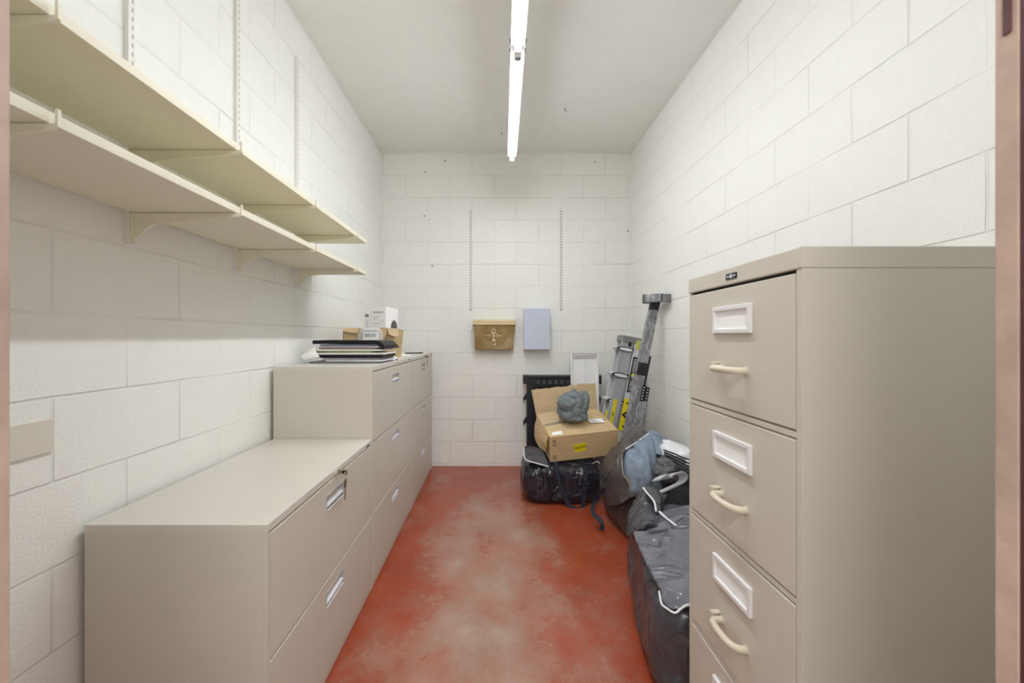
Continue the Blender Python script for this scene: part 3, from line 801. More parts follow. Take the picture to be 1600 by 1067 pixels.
# ------------------------------------------------------------------ back right corner
# black folding sawhorse
def sawhorse():
    root = thing('folding_sawhorse', 'folded black plastic sawhorse leaning on the back wall behind the box', 'sawhorse', (.58, 3.80, 0))
    L = .345; th = .045
    m = MB(); m.box(-L + .05, L - .03, -th, .03, .735, .838, .006); m.box(-L + .05, L - .03, -th - .012, .035, .815, .840, .005)
    # row of pockets
    m.mat('sawhorse'); m.build('top_beam', 'sawhorse', root)
    k = MB(); k.mat('pocket'); k.box(-L + .09, L - .05, -th - .003, -th + .002, .766, .800)
    k.mat('sawhorse')
    for i in range(11):
        x = -L + .088 + i * .053; k.box(x, x + .030, -th - .010, -th, .760, .806, .002)
    k.build('pocket_row', parent=root)
    for s in (-1, 1):
        l = MB(); xo = s * L
        l.box(min(xo, xo - s * .058), max(xo, xo - s * .058), -th - .006, .03, .765, .842, .005)
        l.box(min(xo - s * .032, xo - s * .088), max(xo - s * .032, xo - s * .088), -th - .002, .028, 0, .80, .006)
        l.box(min(xo - s * .085, xo - s * .115), max(xo - s * .085, xo - s * .115), -th + .012, .02, .02, .76, .004)
        l.build('leg', 'sawhorse', root)
        for zz in (.62, .41):
            h = MB(); h.prism([(xo - s * .034, zz + .07), (xo - s * .010, zz + .035), (xo + s * .0, zz + .015), (xo - s * .006, zz - .03), (xo - s * .012, zz + .0), (xo - s * .034, zz + .012)], 'y', -.03, -.005, .001); h.build('latch', 'black', root)
    p = MB(); p.box(-L + .11, L - .08, -.02, .02, .10, .745, .004)
    for zz in (.25, .45, .62): p.box(-L + .11, L - .08, -.03, -.018, zz, zz + .02, .002)
    p.build('panel', 'sawhorse', root)
sawhorse()
# white enamel panel
def white_panel():
    Lh = 1.045; root = thing('white_panel', 'tall white enamel panel with raised rims standing before the black sawhorse', 'panel', (.766, 3.655, 0), (R(-3.2), R(-.4), 0))
    w0, w1 = .118, .123
    m = MB(); m.prism([(-w0, 0), (w0, 0), (w1, Lh), (-w1 + .004, Lh)], 'y', -.003, .003)
    m.build('back_plate', 'whitepanel', root)
    r = MB(); r.prism([(-w0, 0), (-w0 + .005, 0), (-w1 + .017, Lh), (-w1 + .004, Lh)], 'y', -.026, 0, .0008); r.prism([(w0 - .005, 0), (w0, 0), (w1, Lh), (w1 - .012, Lh)], 'y', -.026, 0, .0008)
    r.box(-w1 + .004, w1, -.026, 0, Lh - .006, Lh, .001)
    r.build('rim', 'whitepanel', root)
    c = MB(); c.box(-.004, .004, -.009, 0, 0, Lh - .055, .0015); c.build('centre_rib', 'whitepanel', root)
    t = MB(); t.prism([(-.0, Lh - .020), (-.028, Lh - .014), (-.030, Lh - .018), (-.012, Lh - .048), (0, Lh - .052)], 'x', -w1 + .03, w1 - .02, .001); t.build('ledge', 'whitepanel', root)
white_panel()
# ladder folded against the right wall
def ladder():
    Zt = 1.205; tilt = math.atan2(.232, 1.2)
    root = thing('folding_ladder', 'folded aluminium ladder with yellow warning stickers leaning in the corner', 'ladder', (.792, 3.42, 0), (0, tilt, 0))
    L = Zt / math.cos(tilt) - .015
    # local: x across the thickness (0 = front half, to the right the rear half), y along the rungs, z up the rails
    W = .17
    def rail(x0, x1, y, z0, z1, mat, name='rail'):
        m = MB(); m.mat(mat); m.box(x0, x1, y, y + .028, z0, z1, .003)
        m.box(x0 - .004, x0 + .008, y - .004, y + .032, z0, z1, .002); m.box(x1 - .008, x1 + .004, y - .004, y + .032, z0, z1, .002)
        return m.build(name, parent=root)
    rails = []
    for y in (0, W - .028):
        rails.append(rail(.0, .082, y, .02, L - .045, 'alu_dark' if y == 0 else 'alu')); rails.append(rail(.100, .168, y, .02, L - .02, 'alu'))
    for z in (.25, .46, .68, .895, 1.108):
        m = MB(); P = [(-.040 + .045 * (1 - math.cos(a)) * .5, .018 * math.sin(a)) for a in [i * math.pi * 2 / 16 for i in range(16)]]
        P = [(.028 - .062 * math.cos(a), .0165 * math.sin(a)) for a in [i * math.pi * 2 / 20 for i in range(20)]]
        t = MB(); t.prism([(a, b + z) for a, b in P], 'y', .004, W - .004, .002); t.build('rung', 'alu', root)
        e = MB(); e.prism([((a - .028) * 1.06 + .028, b * 1.2 + z) for a, b in P], 'y', -.014, .005, .001); e.build('rung_end', 'black', root)
        f = MB(); f.prism([((a - .028) * .90 + .034, b * .80 + z - .001) for a, b in P], 'y', -.017, -.012, .001); f.build('rung_cap', 'holder', root)
        if z > .5:
            g = MB(); g.prism([(.078, z + .012), (.098, z + .020), (.098, z - .014)], 'y', -.008, -.002); g.build('rung_lock', 'black', root)
    h = MB(); h.mat('greymetal'); h.box(-.004, .175, -.008, W + .004, L - .045, L + .004, .004); h.mat('inkblack'); h.box(.048, .070, -.0095, -.006, L - .075, L - .045); h.mat('greymetal')
    h.build('hinge', parent=root)
    # flared foot half
    f = MB(); f.mat('alu_dark'); f.prism([(.0, .80), (.075, .80), (.075, .05), (-.030, .05), (-.030, .42)], 'y', -.022, -.006, .003)
    f.build('flared_leg', parent=root)
    s = MB(); s.box(-.034, -.018, -.0235, -.021, .42, .60, .0003); s.build('side_sticker', 'yellow', root)
    s = MB(); s.box(.012, .040, -.0245, -.0215, .44, .70, .0005); st = s.build('warning_sticker', 'yellow', root)
    k = MB(); k.mat('holder'); k.prism([(.010, .38), (.034, .38), (.036, .50), (.012, .46)], 'y', -.0236, -.0216); k.mat('inkblack'); k.box(.022, .028, -.0252, -.0244, .56, .60); k.build('sticker_print', parent=st)
    s = MB(); s.box(.096, .166, -.0075, -.004, .46, .72, .0005); st = s.build('warning_sticker', 'yellow', root)
    k = MB(); k.mat('inkblack'); k.prism([(.099, .59), (.164, .645), (.164, .535)], 'y', -.0086, -.0074); k.mat('p_brown'); k.prism([(.118, .59), (.158, .620), (.158, .560)], 'y', -.0094, -.0084)
    k.mat('ink'); k.cyl((.130, -.0080, .685), (0, 1, 0), .009, .0012, 12); k.cyl((.130, -.0080, .495), (0, 1, 0), .009, .0012, 12); k.build('sticker_print', parent=st)
    s = MB(); s.box(.108, .152, -.011, -.007, L - .085, L - .018, .0005); st = s.build('top_sticker', 'lime', root)
    k = MB(); k.mat('inkgrey')
    for i in range(4): k.box(.114, .144, -.0118, -.0108, L - .075 + i * .014, L - .071 + i * .014)
    k.build('sticker_print', parent=st)
    s = MB(); s.box(.106, .150, -.0075, -.004, .775, 1.06, .0005); lb = s.build('name_label', 'inkblack', root)
    mt = frame((.128, -.0080, .845), (0, 0, 1), (-1, 0, 0)); lettering('GORILLA', .030, 'cardwhite', lb, mt)
    mt = frame((.128, -.0080, .985), (0, 0, 1), (-1, 0, 0)); lettering('LADDERS', .030, 'cardwhite', lb, mt)
    k = MB(); k.mat('lime'); k.prism([(.112, .905), (.144, .905), (.128, .935)], 'y', -.0086, -.0074); k.build('emblem', parent=lb)
    for y in (0, W - .028):
        f = MB(); f.box(-.002, .172, y - .005, y + .033, -.004, .035, .004); f.build('foot', 'black', root)
ladder()
# long part wrapped in film with a cross head
def wrapped_post():
    base = Vector((.872, 3.14, 0)); topp = Vector((1.160, 3.13, 1.415))
    root = thing('wrapped_post', 'long T-headed post wrapped in grey plastic film leaning on the right wall', 'post', base)
    d = topp - base; L = d.length; u = d.normalized(); yv = Vector((0, 1, 0)); xv = yv.cross(u).normalized(); yv = u.cross(xv)
    mtx = Matrix.Identity(4)
    for i in range(3): mtx[i][0], mtx[i][1], mtx[i][2] = xv[i], yv[i], u[i]
    def P(m): bmesh.ops.transform(m.bm, matrix=mtx, verts=m.bm.verts); return m
    m = MB(); sack(m, [(-.034, -.025, 0.004), (.030, -.025, 0.004), (.030, .02, 0.004), (-.034, .02, 0.004), (-.034, -.025, L - .04), (.030, -.025, L - .04), (.030, .02, L - .04), (-.034, .02, L - .04)], 30, 14., .004, 20, 9)
    smooth_by_angle(P(m).build('film_sleeve', 'film', root), 50)
    b = MB(); b.box(.0305, .052, -.010, .022, .03, L * .74, .002); P(b).build('back_rail', 'black', root)
    c = MB(); c.box(-.036, .033, -.0285, -.0245, L * .635, L * .70, .002); c.box(-.036, .033, -.027, .023, L * .635, L * .70, .002); P(c).build('dark_band', 'black', root)
    n = MB(); n.prism([(-.030, L - .09), (.030, L - .09), (.034, L + .03), (-.034, L + .02)], 'y', -.020, .018, .003); P(n).build('neck', 'black', root)
    A = at(1011.5, 467, 3.17) - base; B = at(1041.5, 464.5, 3.00) - base
    e = (B - A).normalized(); hm = frame(A, e, e.cross(Vector((0, 0, 1))).cross(e)); LL = (B - A).length
    h = MB(); sack(h, [(-.01, -.032, -.028), (LL * .86, -.032, -.028), (LL * .86, -.032, .03), (-.01, -.032, .03), (-.01, .032, -.028), (LL * .86, .032, -.028), (LL * .86, .032, .03), (-.01, .032, .03)], 12, 9., .003, 25, 12)
    bmesh.ops.transform(h.bm, matrix=hm, verts=h.bm.verts); smooth_by_angle(h.build('cross_head', 'film', root), 50)
    g = MB(); g.mat('black'); g.box(LL * .85, LL * .95, -.026, .026, -.022, .024, .004); g.mat('greymetal'); g.box(LL * .93, LL * 1.08, -.034, .024, -.034, .028, .006)
    bmesh.ops.transform(g.bm, matrix=hm, verts=g.bm.verts); g.build('head_end', parent=root)
    e_ = MB(); e_.box(-.022, -.008, -.034, .034, -.03, .032, .004); bmesh.ops.transform(e_.bm, matrix=hm, verts=e_.bm.verts); e_.build('head_plate', 'greymetal', root)
wrapped_post()
# perforated black strip
def strip():
    b = Vector((.900, 3.035, 0)); tp = Vector((1.070, 3.035, .835))
    root = thing('perforated_strip', 'black perforated steel strip partly wrapped in film beside the wrapped post', 'steel strip', b)
    u = (tp - b).normalized(); L = (tp - b).length; yv = Vector((0, 1, 0)); xv = yv.cross(u).normalized()
    mtx = Matrix.Identity(4)
    for i in range(3): mtx[i][0], mtx[i][1], mtx[i][2] = xv[i], yv[i], u[i]
    m = MB(); m.mat('black'); m.box(-.028, -.002, -.002, .002, 0.006, L - .002); m.box(-.0, .026, -.004, .0, 0.006, L - .012)
    m.box(-.004, .002, -.004, .004, 0.006, L - .006)
    bmesh.ops.transform(m.bm, matrix=mtx, verts=m.bm.verts); m.build('strip', parent=root)
    k = MB(); k.mat('cardwhite')
    for i in range(5):
        for x, dz in ((-.016, 0), (.013, -.012)): k.cyl((x, -.0045 if x > 0 else -.0025, L - .018 - i * .021 + dz), (0, 1, 0), .0042, .0014, 8)
    bmesh.ops.transform(k.bm, matrix=mtx, verts=k.bm.verts); k.build('hole_row', parent=root)
    f = MB(); sack(f, [(-.034, -.012, .01), (.032, -.012, .01), (.032, .010, .01), (-.034, .010, .01), (-.034, -.012, L - .12), (.032, -.012, L - .12), (.032, .010, L - .12), (-.034, .010, L - .12)], 16, 8., .003, 24, 4)
    bmesh.ops.transform(f.bm, matrix=mtx, verts=f.bm.verts); smooth_by_angle(f.build('film_sleeve', 'film', root), 50)
strip()

# ------------------------------------------------------------------ duffel under the box
def duffel_near_wall():
    o = Vector((.45, 3.2, 0)); root = thing('duffel_bag', 'shiny navy-black duffel bag lying under the HEAVY cardboard box', 'bag', o, group='dark duffel bags on the floor')
    m = MB(); sack(m, [(.195, 2.985, 0), (.73, 2.985, 0), (.73, 3.42, 0), (.20, 3.42, 0), (.195, 2.99, .272), (.74, 3.00, .252), (.74, 3.40, .305), (.20, 3.40, .295)], 46, 5.5, .020, 4.6, 3, 0., 2)
    smooth_by_angle(m.build('body', 'tarp_blue', root, origin=o), 80)
    f = MB(); sheet(f, [[at(819, 698, 3.16), at(834, 698, 3.17), at(848, 703, 3.15)], [at(819.5, 709, 3.06), at(834, 711, 3.05), at(853, 716, 3.04)], [at(822, 718, 2.985), at(836, 722, 2.978), at(857, 728.5, 2.985)]], 5, .004, .003, 9, 6)
    smooth_by_angle(f.build('end_flap', 'tarp', root, origin=o), 80)
    z = MB(); z.tube(curve([at(818.5, 699, 3.15), at(819, 709, 3.05), at(822, 718.5, 2.975), at(836, 723, 2.968), at(857, 729, 2.972)], 5), .0042, 6); z.build('zipper', 'zip', root, origin=o)
    s = MB(); s.tube(curve([at(869, 722, 2.985), at(870.5, 740, 2.962), at(876, 760, 2.955), at(883, 777, 2.950), at(888, 787, 2.945), at(896, 794, 2.935), at(905, 795, 2.935), at(911, 789, 2.945), at(913, 772, 2.955), at(915, 750, 2.958), at(916, 728, 2.985)], 5), 0, flat=(.030, .004), wv=(1, .1, 0))
    s.build('strap', 'web', root, origin=o)
    z2 = MB(); z2.tube(curve([at(926, 724, 2.97), at(933, 721, 2.99), at(937, 724, 2.96)], 4), .002, 6); z2.build('cord_loop', 'cord', root, origin=o)
duffel_near_wall()

# ------------------------------------------------------------------ the big cardboard box on the duffel
def heavy_box():
    W, D, Hh = .508, .40, .195
    root = thing('cardboard_box', 'torn brown cardboard box with a yellow HEAVY label, tilted on the duffel', 'box', (.384, 3.045, .282))
    rot = (Matrix.Rotation(R(9.3), 4, 'Z') @ Matrix.Rotation(R(13.), 4, 'X') @ Matrix.Rotation(R(-4.2), 4, 'Y')).to_euler()
    root.rotation_euler = rot
    t = .005
    m = MB(); m.mat('card'); m.box(0, W, 0, D, 0, t); m.box(0, W, 0, t, 0, Hh); m.box(0, W, D - t, D, 0, Hh); m.box(0, t, t, D - t, 0, Hh); m.box(W - t, W, t, D - t, 0, Hh)
    m.mat('card2'); m.box(t, W - t, t, D - t, Hh - .028, Hh - .022)
    m.build('body', parent=root)
    # front flap over the top
    f = MB(); f.mat('card'); sheet(f, [[(0, 0, Hh), (W * .33, -.001, Hh + .001), (W * .66, -.001, Hh), (W, 0, Hh)], [(.004, .09, Hh + .002), (W * .33, .10, Hh + .006), (W * .66, .10, Hh + .006), (W - .006, .09, Hh + .002)], [(.006, .195, Hh + .006), (W * .33, .205, Hh + .014), (W * .66, .205, Hh + .013), (W - .012, .19, Hh + .002)]], 5, .004, .002, 5, 8)
    f.build('front_flap', parent=root)
    # side flaps folded in, seen behind the front flap
    s = MB(); s.mat('card2'); sheet(s, [[(.0, .15, Hh - .004), (.0, .27, Hh + .001), (.004, D - .004, Hh)], [(.10, .15, Hh - .006), (.12, .27, Hh + .022), (.12, D - .02, Hh + .02)], [(.20, .16, Hh - .014), (.235, .27, Hh + .012), (.235, D - .07, Hh + .012)]], 4, .004, .001, 6, 3); s.build('side_flap', parent=root)
    s = MB(); s.mat('card'); sheet(s, [[(W, .15, Hh - .004), (W, .27, Hh), (W, D - .004, Hh)], [(W - .10, .15, Hh - .006), (W - .12, .27, Hh + .018), (W - .12, D - .02, Hh + .016)], [(W - .19, .16, Hh - .014), (W - .225, .27, Hh + .012), (W - .225, D - .08, Hh + .012)]], 4, .004, .001, 6, 4); s.build('side_flap', parent=root)
    # back flap standing up, torn edge
    random.seed(11); top = []; n = 22
    for i in range(n + 1):
        u = i / n; hgt = .200 + .012 * u + random.uniform(-.006, .005); top.append((-.018 + u * (W + .032), hgt))
    b = MB(); b.mat('card2'); P = [(0, 0)] + [(W, 0)] + top[::-1]
    b.prism(P, 'y', 0, .005)
    bmesh.ops.transform(b.bm, matrix=Matrix.Translation((0, D - .004, Hh)) @ Matrix.Rotation(R(-22), 4, 'X'), verts=b.bm.verts); b.build('back_flap', parent=root)
    # tape along the seam
    tp = MB(); sheet(tp, [[(.012, .165, Hh + .0075), (W * .33, .178, Hh + .0165), (W * .66, .178, Hh + .0155), (W - .02, .165, Hh + .0058)], [(.012, .197, Hh + .0085), (W * .33, .207, Hh + .0172), (W * .66, .207, Hh + .0162), (W - .03, .192, Hh + .0058)]], 5, .001, .001, 20, 3); tp.build('tape', 'tape', root)
    tr = MB(); tr.mat('carddark'); sheet(tr, [[(.03, .199, Hh + .009), (W * .3, .208, Hh + .0150), (W * .62, .208, Hh + .0145), (W * .8, .203, Hh + .010)], [(.03, .212, Hh + .003), (W * .3, .222, Hh + .007), (W * .62, .222, Hh + .007), (W * .8, .216, Hh + .003)]], 5, .001, .003, 25, 6); tr.build('torn_edge', parent=root)
    # labels
    l = MB(); sheet(l, [[(.022, .018, Hh + .0042), (.060, .018, Hh + .0052), (.098, .018, Hh + .0056)], [(.030, .062, Hh + .006), (.066, .064, Hh + .0072), (.106, .066, Hh + .0078)]], 4, .0008, .0006, 20, 3); l1 = l.build('paper_label', 'cardwhite', root)
    l = MB(); l.box(-.057, .057, -.034, .034, 0, .0012, mtx=Matrix.Translation((W - .105, .155, Hh + .0145)) @ Matrix.Rotation(R(-3), 4, 'Z') @ Matrix.Rotation(R(3), 4, 'Y')); l2 = l.build('paper_label', 'cardwhite', root)
    k = MB()
    for i in range(4): k.box(-.04, .03 - .012 * i, -.022 + .012 * i, -.019 + .012 * i, .001, .0018, mtx=Matrix.Translation((W - .105, .155, Hh + .0145)) @ Matrix.Rotation(R(-3), 4, 'Z') @ Matrix.Rotation(R(3), 4, 'Y'))
    k.build('label_print', 'inkgrey', l2)
    y = MB(); rm = Matrix.Translation((W * .435, 0, Hh * .47)) @ Matrix.Rotation(R(-4), 4, 'Y')
    y.box(-.044, .044, -.0012, .0005, -.031, .031, mtx=rm); yl = y.build('heavy_label', 'yellow', root)
    lettering('HEAVY', .029, 'inkblack', yl, rm @ frame((0, -.0016, 0), (1, 0, 0), (0, 0, 1)))
    # printed handling marks and worn places on the front
    p = MB(); p.mat('ink')
    for x in (.022, .036):
        p.box(x, x + .004, -.0006, .0005, Hh - .062, Hh - .030); p.prism([(x - .005, Hh - .033), (x + .009, Hh - .033), (x + .002, Hh - .022)], 'y', -.0006, .0005)
    p.box(.016, .048, -.0006, .0005, Hh - .070, Hh - .066)
    for i in range(3): p.box(.018, .048, -.0006, .0005, .045 - .012 * i, .049 - .012 * i)
    p.build('handling_mark', parent=root)
    # torn left side pieces
    g = MB(); g.mat('card'); sheet(g, [[(-.002, .03, Hh - .01), (-.003, .18, Hh - .004), (-.002, .36, Hh - .004)], [(-.020, .04, Hh * .62), (-.030, .18, Hh * .6), (-.022, .36, Hh * .6)], [(-.016, .05, Hh * .28), (-.040, .18, Hh * .22), (-.03, .34, Hh * .2)]], 4, .004, .004, 8, 12); g.build('torn_side', parent=root)
    g = MB(); g.box(-.021, -.0165, .028, .060, Hh * .55, Hh * .72); g.build('side_sticker', 'yellow', root)
    return root
hb = heavy_box()
# crumpled cloth on the box
cc = at(895, 634, 3.20)
def remeshed(mb, vox):
    me = bpy.data.meshes.new('tmp'); mb.bm.to_mesh(me); mb.bm.free()
    ob = bpy.data.objects.new('tmp', me); COL.objects.link(ob)
    md = ob.modifiers.new('r', 'REMESH'); md.mode = 'VOXEL'; md.voxel_size = vox
    dg = bpy.context.evaluated_depsgraph_get(); m2 = bpy.data.meshes.new_from_object(ob.evaluated_get(dg))
    bpy.data.objects.remove(ob); bpy.data.meshes.remove(me)
    out = MB(); out.bm.from_mesh(m2); bpy.data.meshes.remove(m2); return out
m = MB(); rs = random.Random(4)
# lobes of cloth gathered under a knot: (px, py, nearer by, half-width, half-height, half-depth, lean)
for i, (lx, ly, dy, rx, rz, ry, ln) in enumerate([(885, 630, .045, 15, 11.5, .055, .5), (909, 631, .035, 8.5, 19, .060, .18), (902, 628, .060, 6.5, 17, .045, .25), (887, 646, .050, 11, 9, .050, -.3), (897, 641, .066, 8, 12, .040, .55),
        (905, 648, .045, 10, 8, .050, .1), (896, 619, .030, 11, 7, .050, .3), (896, 613, .015, 4, 6.5, .03, .1), (880, 639, .020, 9, 12, .05, .2), (894, 651, .04, 16, 6, .06, 0), (895, 634, -.02, 19, 20, .06, 0), (892, 627, .066, 9, 5, .03, -.5)]):
    t = bmesh.new(); bmesh.ops.create_icosphere(t, subdivisions=4, radius=1.)
    for v in t.verts:
        n = v.co.normalized(); q = Vector((n.x * rx / 208, n.y * ry, n.z * rz / 208)); q.rotate(Euler((0, ln, 0)))
        q *= 1 + .13 * ridge(q, 24., i + 3, 2) + .11 * ridge(q, 58., i + 9, 2)
        v.co = Vector(at(lx, ly, 3.20)) + Vector((0, -dy, 0)) + q
    m.merge(t)
m = remeshed(m, .0034)
tag(smooth_by_angle(m.build('crumpled_cloth', 'slatecloth', origin=(cc.x, cc.y, cc.z - .11)), 80), 'bundle of crumpled slate-grey cloth sitting on the torn cardboard box', 'cloth')

# ------------------------------------------------------------------ open bag with blue-grey cloth
def open_bag():
    o = Vector((.95, 2.65, 0)); root = thing('duffel_bag', 'open brownish-black bag spilling blue-grey cloth, between the box and right wall', 'bag', o, group='dark duffel bags on the floor')
    m = MB(); sack(m, [(.765, 2.40, 0), (1.19, 2.37, 0), (1.20, 2.93, 0), (.70, 2.90, 0), (.80, 2.43, .265), (1.19, 2.40, .28), (1.19, 2.92, .46), (.735, 2.87, .42)], 40, 6., .020, 4.6, 21, 0., 2)
    smooth_by_angle(m.build('body', 'tarp_brown', root, origin=o), 80)
    E = [at(986, 776, 2.41), at(982, 754, 2.42), at(973, 739, 2.45), at(971.5, 716, 2.52), at(977, 702, 2.58), at(993, 692, 2.66), at(1013.5, 677, 2.72)]
    S = [at(946, 790, 2.66), at(939, 765, 2.72), at(937, 735, 2.80), at(945, 713, 2.83), at(961, 695, 2.86), at(976, 679, 2.87), at(993, 663.5, 2.86)]
    Mi = [at((a + 2 * 0) and 0, 0, 1) if False else ((p + q) / 2 + Vector((-.012, -.075, .012))) for p, q, a in zip(E, S, range(7))]
    Mi[-1] = (E[-1] + S[-1]) / 2 + Vector((-.004, -.01, .006)); Mi[-2] = (E[-2] + S[-2]) / 2 + Vector((-.008, -.035, .010))
    f = MB(); sheet(f, [S, Mi, E], 6, .004, .009, 9, 14); smooth_by_angle(f.build('flap', 'tarp_brown', root, origin=o), 80)
    z = MB(); z.tube(curve([p + Vector((.0, -.006, .002)) for p in E[4:]], 5), .0045, 6); z.build('zipper', 'zip', root, origin=o)
    z = MB(); z.tube(curve([p + Vector((.0, -.006, 0)) for p in E[:4]] , 5), .0034, 6); z.tube(curve([E[0] + Vector((0, -.006, .0)), at(992, 772, 2.40), at(1000, 776, 2.40)], 4), .0034, 6); z.build('zipper', 'ziptan', root, origin=o)
    pl = MB(); pl.box(-.004, .004, -.002, .002, -.03, 0, .001); bmesh.ops.translate(pl.bm, vec=at(984, 766, 2.395), verts=pl.bm.verts); pl.build('zip_pull', 'greymetal', root, origin=o)
    s = MB(); s.tube(curve([at(945, 763, 2.60), at(936, 772, 2.62), at(929, 784, 2.64), at(926, 797, 2.63), at(930, 806, 2.60), at(937, 812, 2.57), at(941, 820, 2.55), at(940, 828, 2.55)], 5), 0, flat=(.026, .004), wv=(.9, -.3, .25)); s.build('strap', 'web', root, origin=o)
open_bag()
def cloth_in_bag():
    o = Vector((.9, 2.55, .3)); root = thing('blue_cloth', 'blue-grey cloth bulging out of the open brownish bag', 'cloth', o)
    m = MB(); rows = [[at(976, 735, 2.50), at(978, 750, 2.46), at(985, 768, 2.43), at(1000, 779, 2.42)], [at(986, 706, 2.56), at(988, 730, 2.43), at(996, 755, 2.38), at(1008, 777, 2.40)], [at(1003, 689, 2.62), at(1006, 715, 2.44), at(1012, 745, 2.38), at(1018, 774, 2.40)], [at(1013, 684, 2.66), at(1020, 712, 2.52), at(1026, 742, 2.44), at(1028, 768, 2.44)], [at(1020, 690, 2.70), at(1030, 715, 2.62), at(1034, 740, 2.54), at(1036, 766, 2.50)]]
    sheet(m, rows, 7, .006, .026, 9., 17, (2.0, .4, .45)); smooth_by_angle(m.build('main_fold', 'bluecloth', root, origin=o), 80)
    m = MB(); sheet(m, [[at(1009, 676, 2.76), at(1013, 695, 2.62), at(1020, 709, 2.56)], [at(1018, 676, 2.76), at(1027, 697, 2.58), at(1034, 712, 2.52)], [at(1026, 681, 2.76), at(1038, 702, 2.60), at(1043, 713, 2.55)]], 7, .006, .018, 12, 18, (1.6, .6, 1.)); smooth_by_angle(m.build('upper_fold', 'bluecloth', root, origin=o), 80)
    m = MB(); sheet(m, [[at(1014, 672, 2.82), at(1016, 684, 2.76)], [at(1028, 678, 2.80), at(1030, 690, 2.74)], [at(1040, 688, 2.80), at(1041, 694, 2.76)]], 7, .02, .014, 16, 19); smooth_by_angle(m.build('back_fold', 'bluecloth', root, origin=o), 80)
    m = MB(); sheet(m, [[at(972, 705, 2.64), at(974, 725, 2.55), at(980, 748, 2.48)], [at(980, 700, 2.62), at(984, 722, 2.53), at(989, 745, 2.45)], [at(990, 694, 2.66), at(995, 716, 2.58), at(1000, 740, 2.50)]], 6, .006, .016, 14, 23, (1.8, .5, .5)); smooth_by_angle(m.build('side_fold', 'bluecloth', root, origin=o), 80)
cloth_in_bag()
# things heaped beside the wall
m = MB(); sack(m, [at(1033, 716, 2.52), at(1085, 735, 2.40), at(1085, 722, 2.62), at(1034, 706, 2.72), at(1034, 694, 2.56), at(1082, 714, 2.42), at(1075, 704, 2.66), at(1038, 688, 2.74)], 18, 4., .034, 16, 31)
tag(smooth_by_angle(m.build('plastic_sheet', 'polybag', origin=at(1055, 715, 2.55)), 70), 'crumpled white plastic sheet between the black cables and the right wall', 'plastic sheet')
rt = thing('cable_bundle', 'bundle of thin black cables lying across the heap against the right wall', 'cables', at(1055, 720, 2.45))
random.seed(3)
for i in range(7):
    a = at(1037 + i * .8, 703 + i * 3.0, 2.46 + .012 * (i % 3)); b = at(1054, 709 + i * 4.2, 2.36 + .014 * ((i + 1) % 3)); c = at(1070, 716 + i * 5., 2.28 + .014 * (i % 2)); d = at(1090, 722 + i * 6.2, 2.24)
    m = MB(); m.tube(curve([a, b, c, d], 6), .0042, 6); smooth_by_angle(m.build('cable', 'cable', rt, origin=rt.location))
m = MB(); crumple(m, at(1047, 733, 2.44), (.085, .07, .06), .4, 14, 7, 5)
tag(smooth_by_angle(m.build('crumpled_cloth', 'greycloth', origin=at(1047, 745, 2.44)), 80), 'crumpled mid-grey cloth under the black cables on the heap', 'cloth')
o = Vector((1.06, 2.24, 0)); m = MB(); sack(m, [(.87, 2.16, 0), (1.20, 2.16, 0), (1.21, 2.36, 0), (.90, 2.36, 0), (.92, 2.2, .30), (1.20, 2.2, .38), (1.21, 2.36, .44), (.94, 2.36, .34)], 24, 4., .03, 8, 41, 0.)
tag(smooth_by_angle(m.build('dark_garments', 'blackcloth', origin=o), 80), 'heap of black garments under the grey hangers against the right wall', 'clothes')
# grey hangers nested on the heap
A0 = at(1051, 752, 2.16)
def hanger(k):
    base = thing('coat_hanger', 'grey plastic coat hanger nested in the bundle on the black garments', 'hanger', A0 + Vector((-.0035 * k, .013 * k, -.006 * k)), group='nested grey coat hangers')
    px = [(1030, 750), (1037, 745), (1043, 742), (1045, 745), (1049, 745.5), (1052, 742), (1060, 739), (1067, 738), (1072.5, 741), (1073, 747), (1068, 753.5), (1055, 760), (1042, 766), (1030, 771)]
    m = MB(); m.tube(curve([at(a, b, 2.16) - A0 for a, b in px], 5), 0, flat=(.0055, .0075), wv=(.1, 1, .2)); m.build('hanger_arm', 'hanger', base)
    return base
for k in range(5): hanger(k)

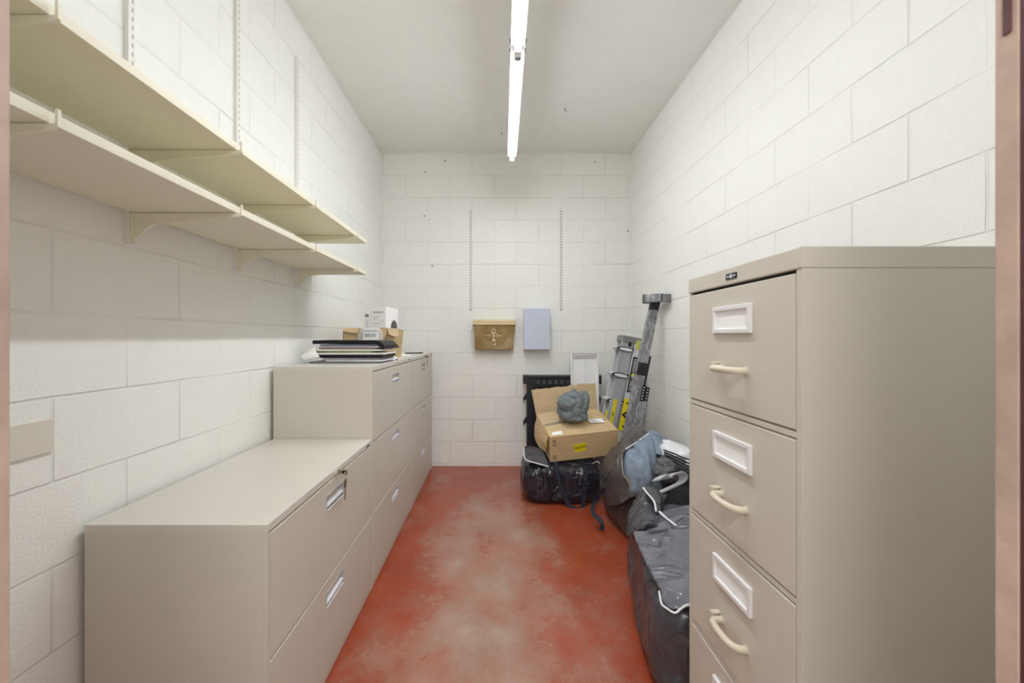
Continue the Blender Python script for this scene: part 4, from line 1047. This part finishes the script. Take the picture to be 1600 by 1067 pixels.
# ------------------------------------------------------------------ long bag in front
def long_bag():
    o = Vector((.82, 1.7, 0)); root = thing('duffel_bag', 'long shiny grey-black bag on the floor behind the tall file cabinet', 'bag', o, group='dark duffel bags on the floor')
    m = MB(); sack(m, [(.485, 1.305, 0), (1.08, 1.25, 0), (1.20, 2.12, 0), (.655, 2.17, 0), (.505, 1.32, .345), (1.09, 1.265, .35), (1.19, 2.10, .38), (.665, 2.12, .36)], 54, 6.5, .022, 4.2, 51, 0., 2)
    smooth_by_angle(m.build('body', 'tarp', root, origin=o), 80)
    # shiny lid flap
    A = [at(990.5, 838, 1.755), at(1003, 868, 1.60), at(1017, 897, 1.475), at(1032, 925, 1.36), at(1033, 938, 1.318)]
    B = [at(1028, 836, 1.735), at(1035, 868, 1.59), at(1043, 897, 1.46), at(1050, 932, 1.345), at(1052, 952, 1.296)]
    C_ = [at(1075, 824, 1.75), at(1083, 860, 1.60), at(1092, 895, 1.46), at(1098, 935, 1.335), at(1100, 945, 1.298)]
    D_ = [at(1130, 818, 1.77), at(1150, 855, 1.60), at(1160, 890, 1.46), at(1170, 930, 1.335), at(1175, 945, 1.298)]
    for L_ in (A, B, C_, D_):
        for p in L_[:4]: p.z += .012
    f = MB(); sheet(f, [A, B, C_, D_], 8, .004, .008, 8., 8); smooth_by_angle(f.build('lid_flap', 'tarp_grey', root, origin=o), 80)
    z = MB(); z.tube(curve([A[3] + Vector((-.004, 0, -.01)), A[4] + Vector((-.002, -.008, -.004)), at(1040, 949, 1.298), B[4] + Vector((0, -.010, -.004)), at(1064, 951, 1.285), at(1076, 945, 1.283), C_[4] + Vector((0, -.010, -.004))], 5), .0034, 6); z.build('zipper', 'zip', root, origin=o)
    z = MB(); z.tube(curve([A[0], A[1], A[2], A[3]], 6), .0035, 6); z.tube(curve([A[0] + Vector((0, 0, .004)), B[0] + Vector((0, 0, .006)), C_[0] + Vector((0, 0, .004))], 6), .004, 6); z.build('piping', 'tarp_grey', root, origin=o)
    # rear part: folded-over end with its white zipper
    r = MB(); sheet(r, [[at(980, 838, 1.92), at(984, 806, 2.02), at(994, 780, 2.12)], [at(997, 830, 1.80), at(1003, 800, 1.95), at(1006, 769, 2.10)], [at(1012, 820, 1.80), at(1018, 800, 1.93), at(1022, 768, 2.11)], [at(1027, 822, 1.80), at(1030, 803, 1.94), at(1036, 778, 2.12)]], 6, .01, .010, 9, 33); smooth_by_angle(r.build('folded_end', 'tarp', root, origin=o), 80)
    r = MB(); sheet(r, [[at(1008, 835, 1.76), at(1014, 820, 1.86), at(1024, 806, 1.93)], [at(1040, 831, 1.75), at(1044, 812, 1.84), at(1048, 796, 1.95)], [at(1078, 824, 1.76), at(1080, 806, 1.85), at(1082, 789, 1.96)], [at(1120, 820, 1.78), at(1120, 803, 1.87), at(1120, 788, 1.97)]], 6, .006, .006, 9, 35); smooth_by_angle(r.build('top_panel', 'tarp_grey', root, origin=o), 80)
    z = MB(); z.tube(curve([at(1030, 799, 1.895), at(1038, 807, 1.85), at(1048, 815, 1.80), at(1060, 824, 1.745)], 5), 0, flat=(.009, .005)); z.build('zipper', 'zip', root, origin=o)
    h = MB(); sheet(h, [[at(1005, 762, 2.06), at(1018, 775, 2.0), at(1025, 798, 1.90)], [at(1015, 760, 2.10), at(1028, 772, 2.04), at(1032, 796, 1.92)], [at(1026, 764, 2.12), at(1035, 776, 2.06), at(1034, 800, 1.96)]], 6, .004, .004, 10, 37); smooth_by_angle(h.build('end_tab', 'tarp', root, origin=o), 80)
    z = MB(); z.tube(curve([at(1005, 762, 2.05), at(1011, 770, 2.01), at(1018, 778, 1.98), at(1023, 786, 1.94), at(1025, 799, 1.89)], 5), .0045, 6); z.build('zipper', 'zip', root, origin=o)
long_bag()

# ------------------------------------------------------------------ camera, world, added fill lamp
cam = bpy.data.cameras.new('camera'); co = bpy.data.objects.new('camera', cam); COL.objects.link(co)
co.location = (0, 0, EYE); co.rotation_euler = (math.pi / 2, 0, 0)
cam.sensor_fit = 'HORIZONTAL'; cam.sensor_width = 36.; cam.lens = 36. * F / 1600.; cam.clip_start = .02
cam.shift_x = (800 - VX) / 1600.; cam.shift_y = -(533.5 - VY) / 1600.
cam.dof.use_dof = True; cam.dof.focus_distance = 2.0; cam.dof.aperture_fstop = 6.3
sc.camera = co
wd = bpy.data.worlds.new('world'); sc.world = wd; wd.use_nodes = True
wd.node_tree.nodes['Background'].inputs[0].default_value = lin((236, 232, 226)); wd.node_tree.nodes['Background'].inputs[1].default_value = .85
# added unseen fill lamp behind the camera, brightens the room through the doorway
la = bpy.data.lights.new('doorway_fill', 'AREA'); la.shape = 'RECTANGLE'; la.size = 1.2; la.size_y = .6; la.energy = 44.; la.color = (1, .98, .95)
lo = bpy.data.objects.new('doorway_fill', la); COL.objects.link(lo); lo.location = (0, -1.1, 2.45); lo.rotation_euler = (R(28), 0, 0)
vs = sc.view_settings; sc.display_settings.display_device = 'sRGB'
vs.view_transform = 'Standard'; vs.look = 'None'; vs.exposure = .10; vs.gamma = 1.; vs.use_curve_mapping = False
sc.cycles.max_bounces = 10; sc.cycles.diffuse_bounces = 7; sc.cycles.adaptive_threshold = .015
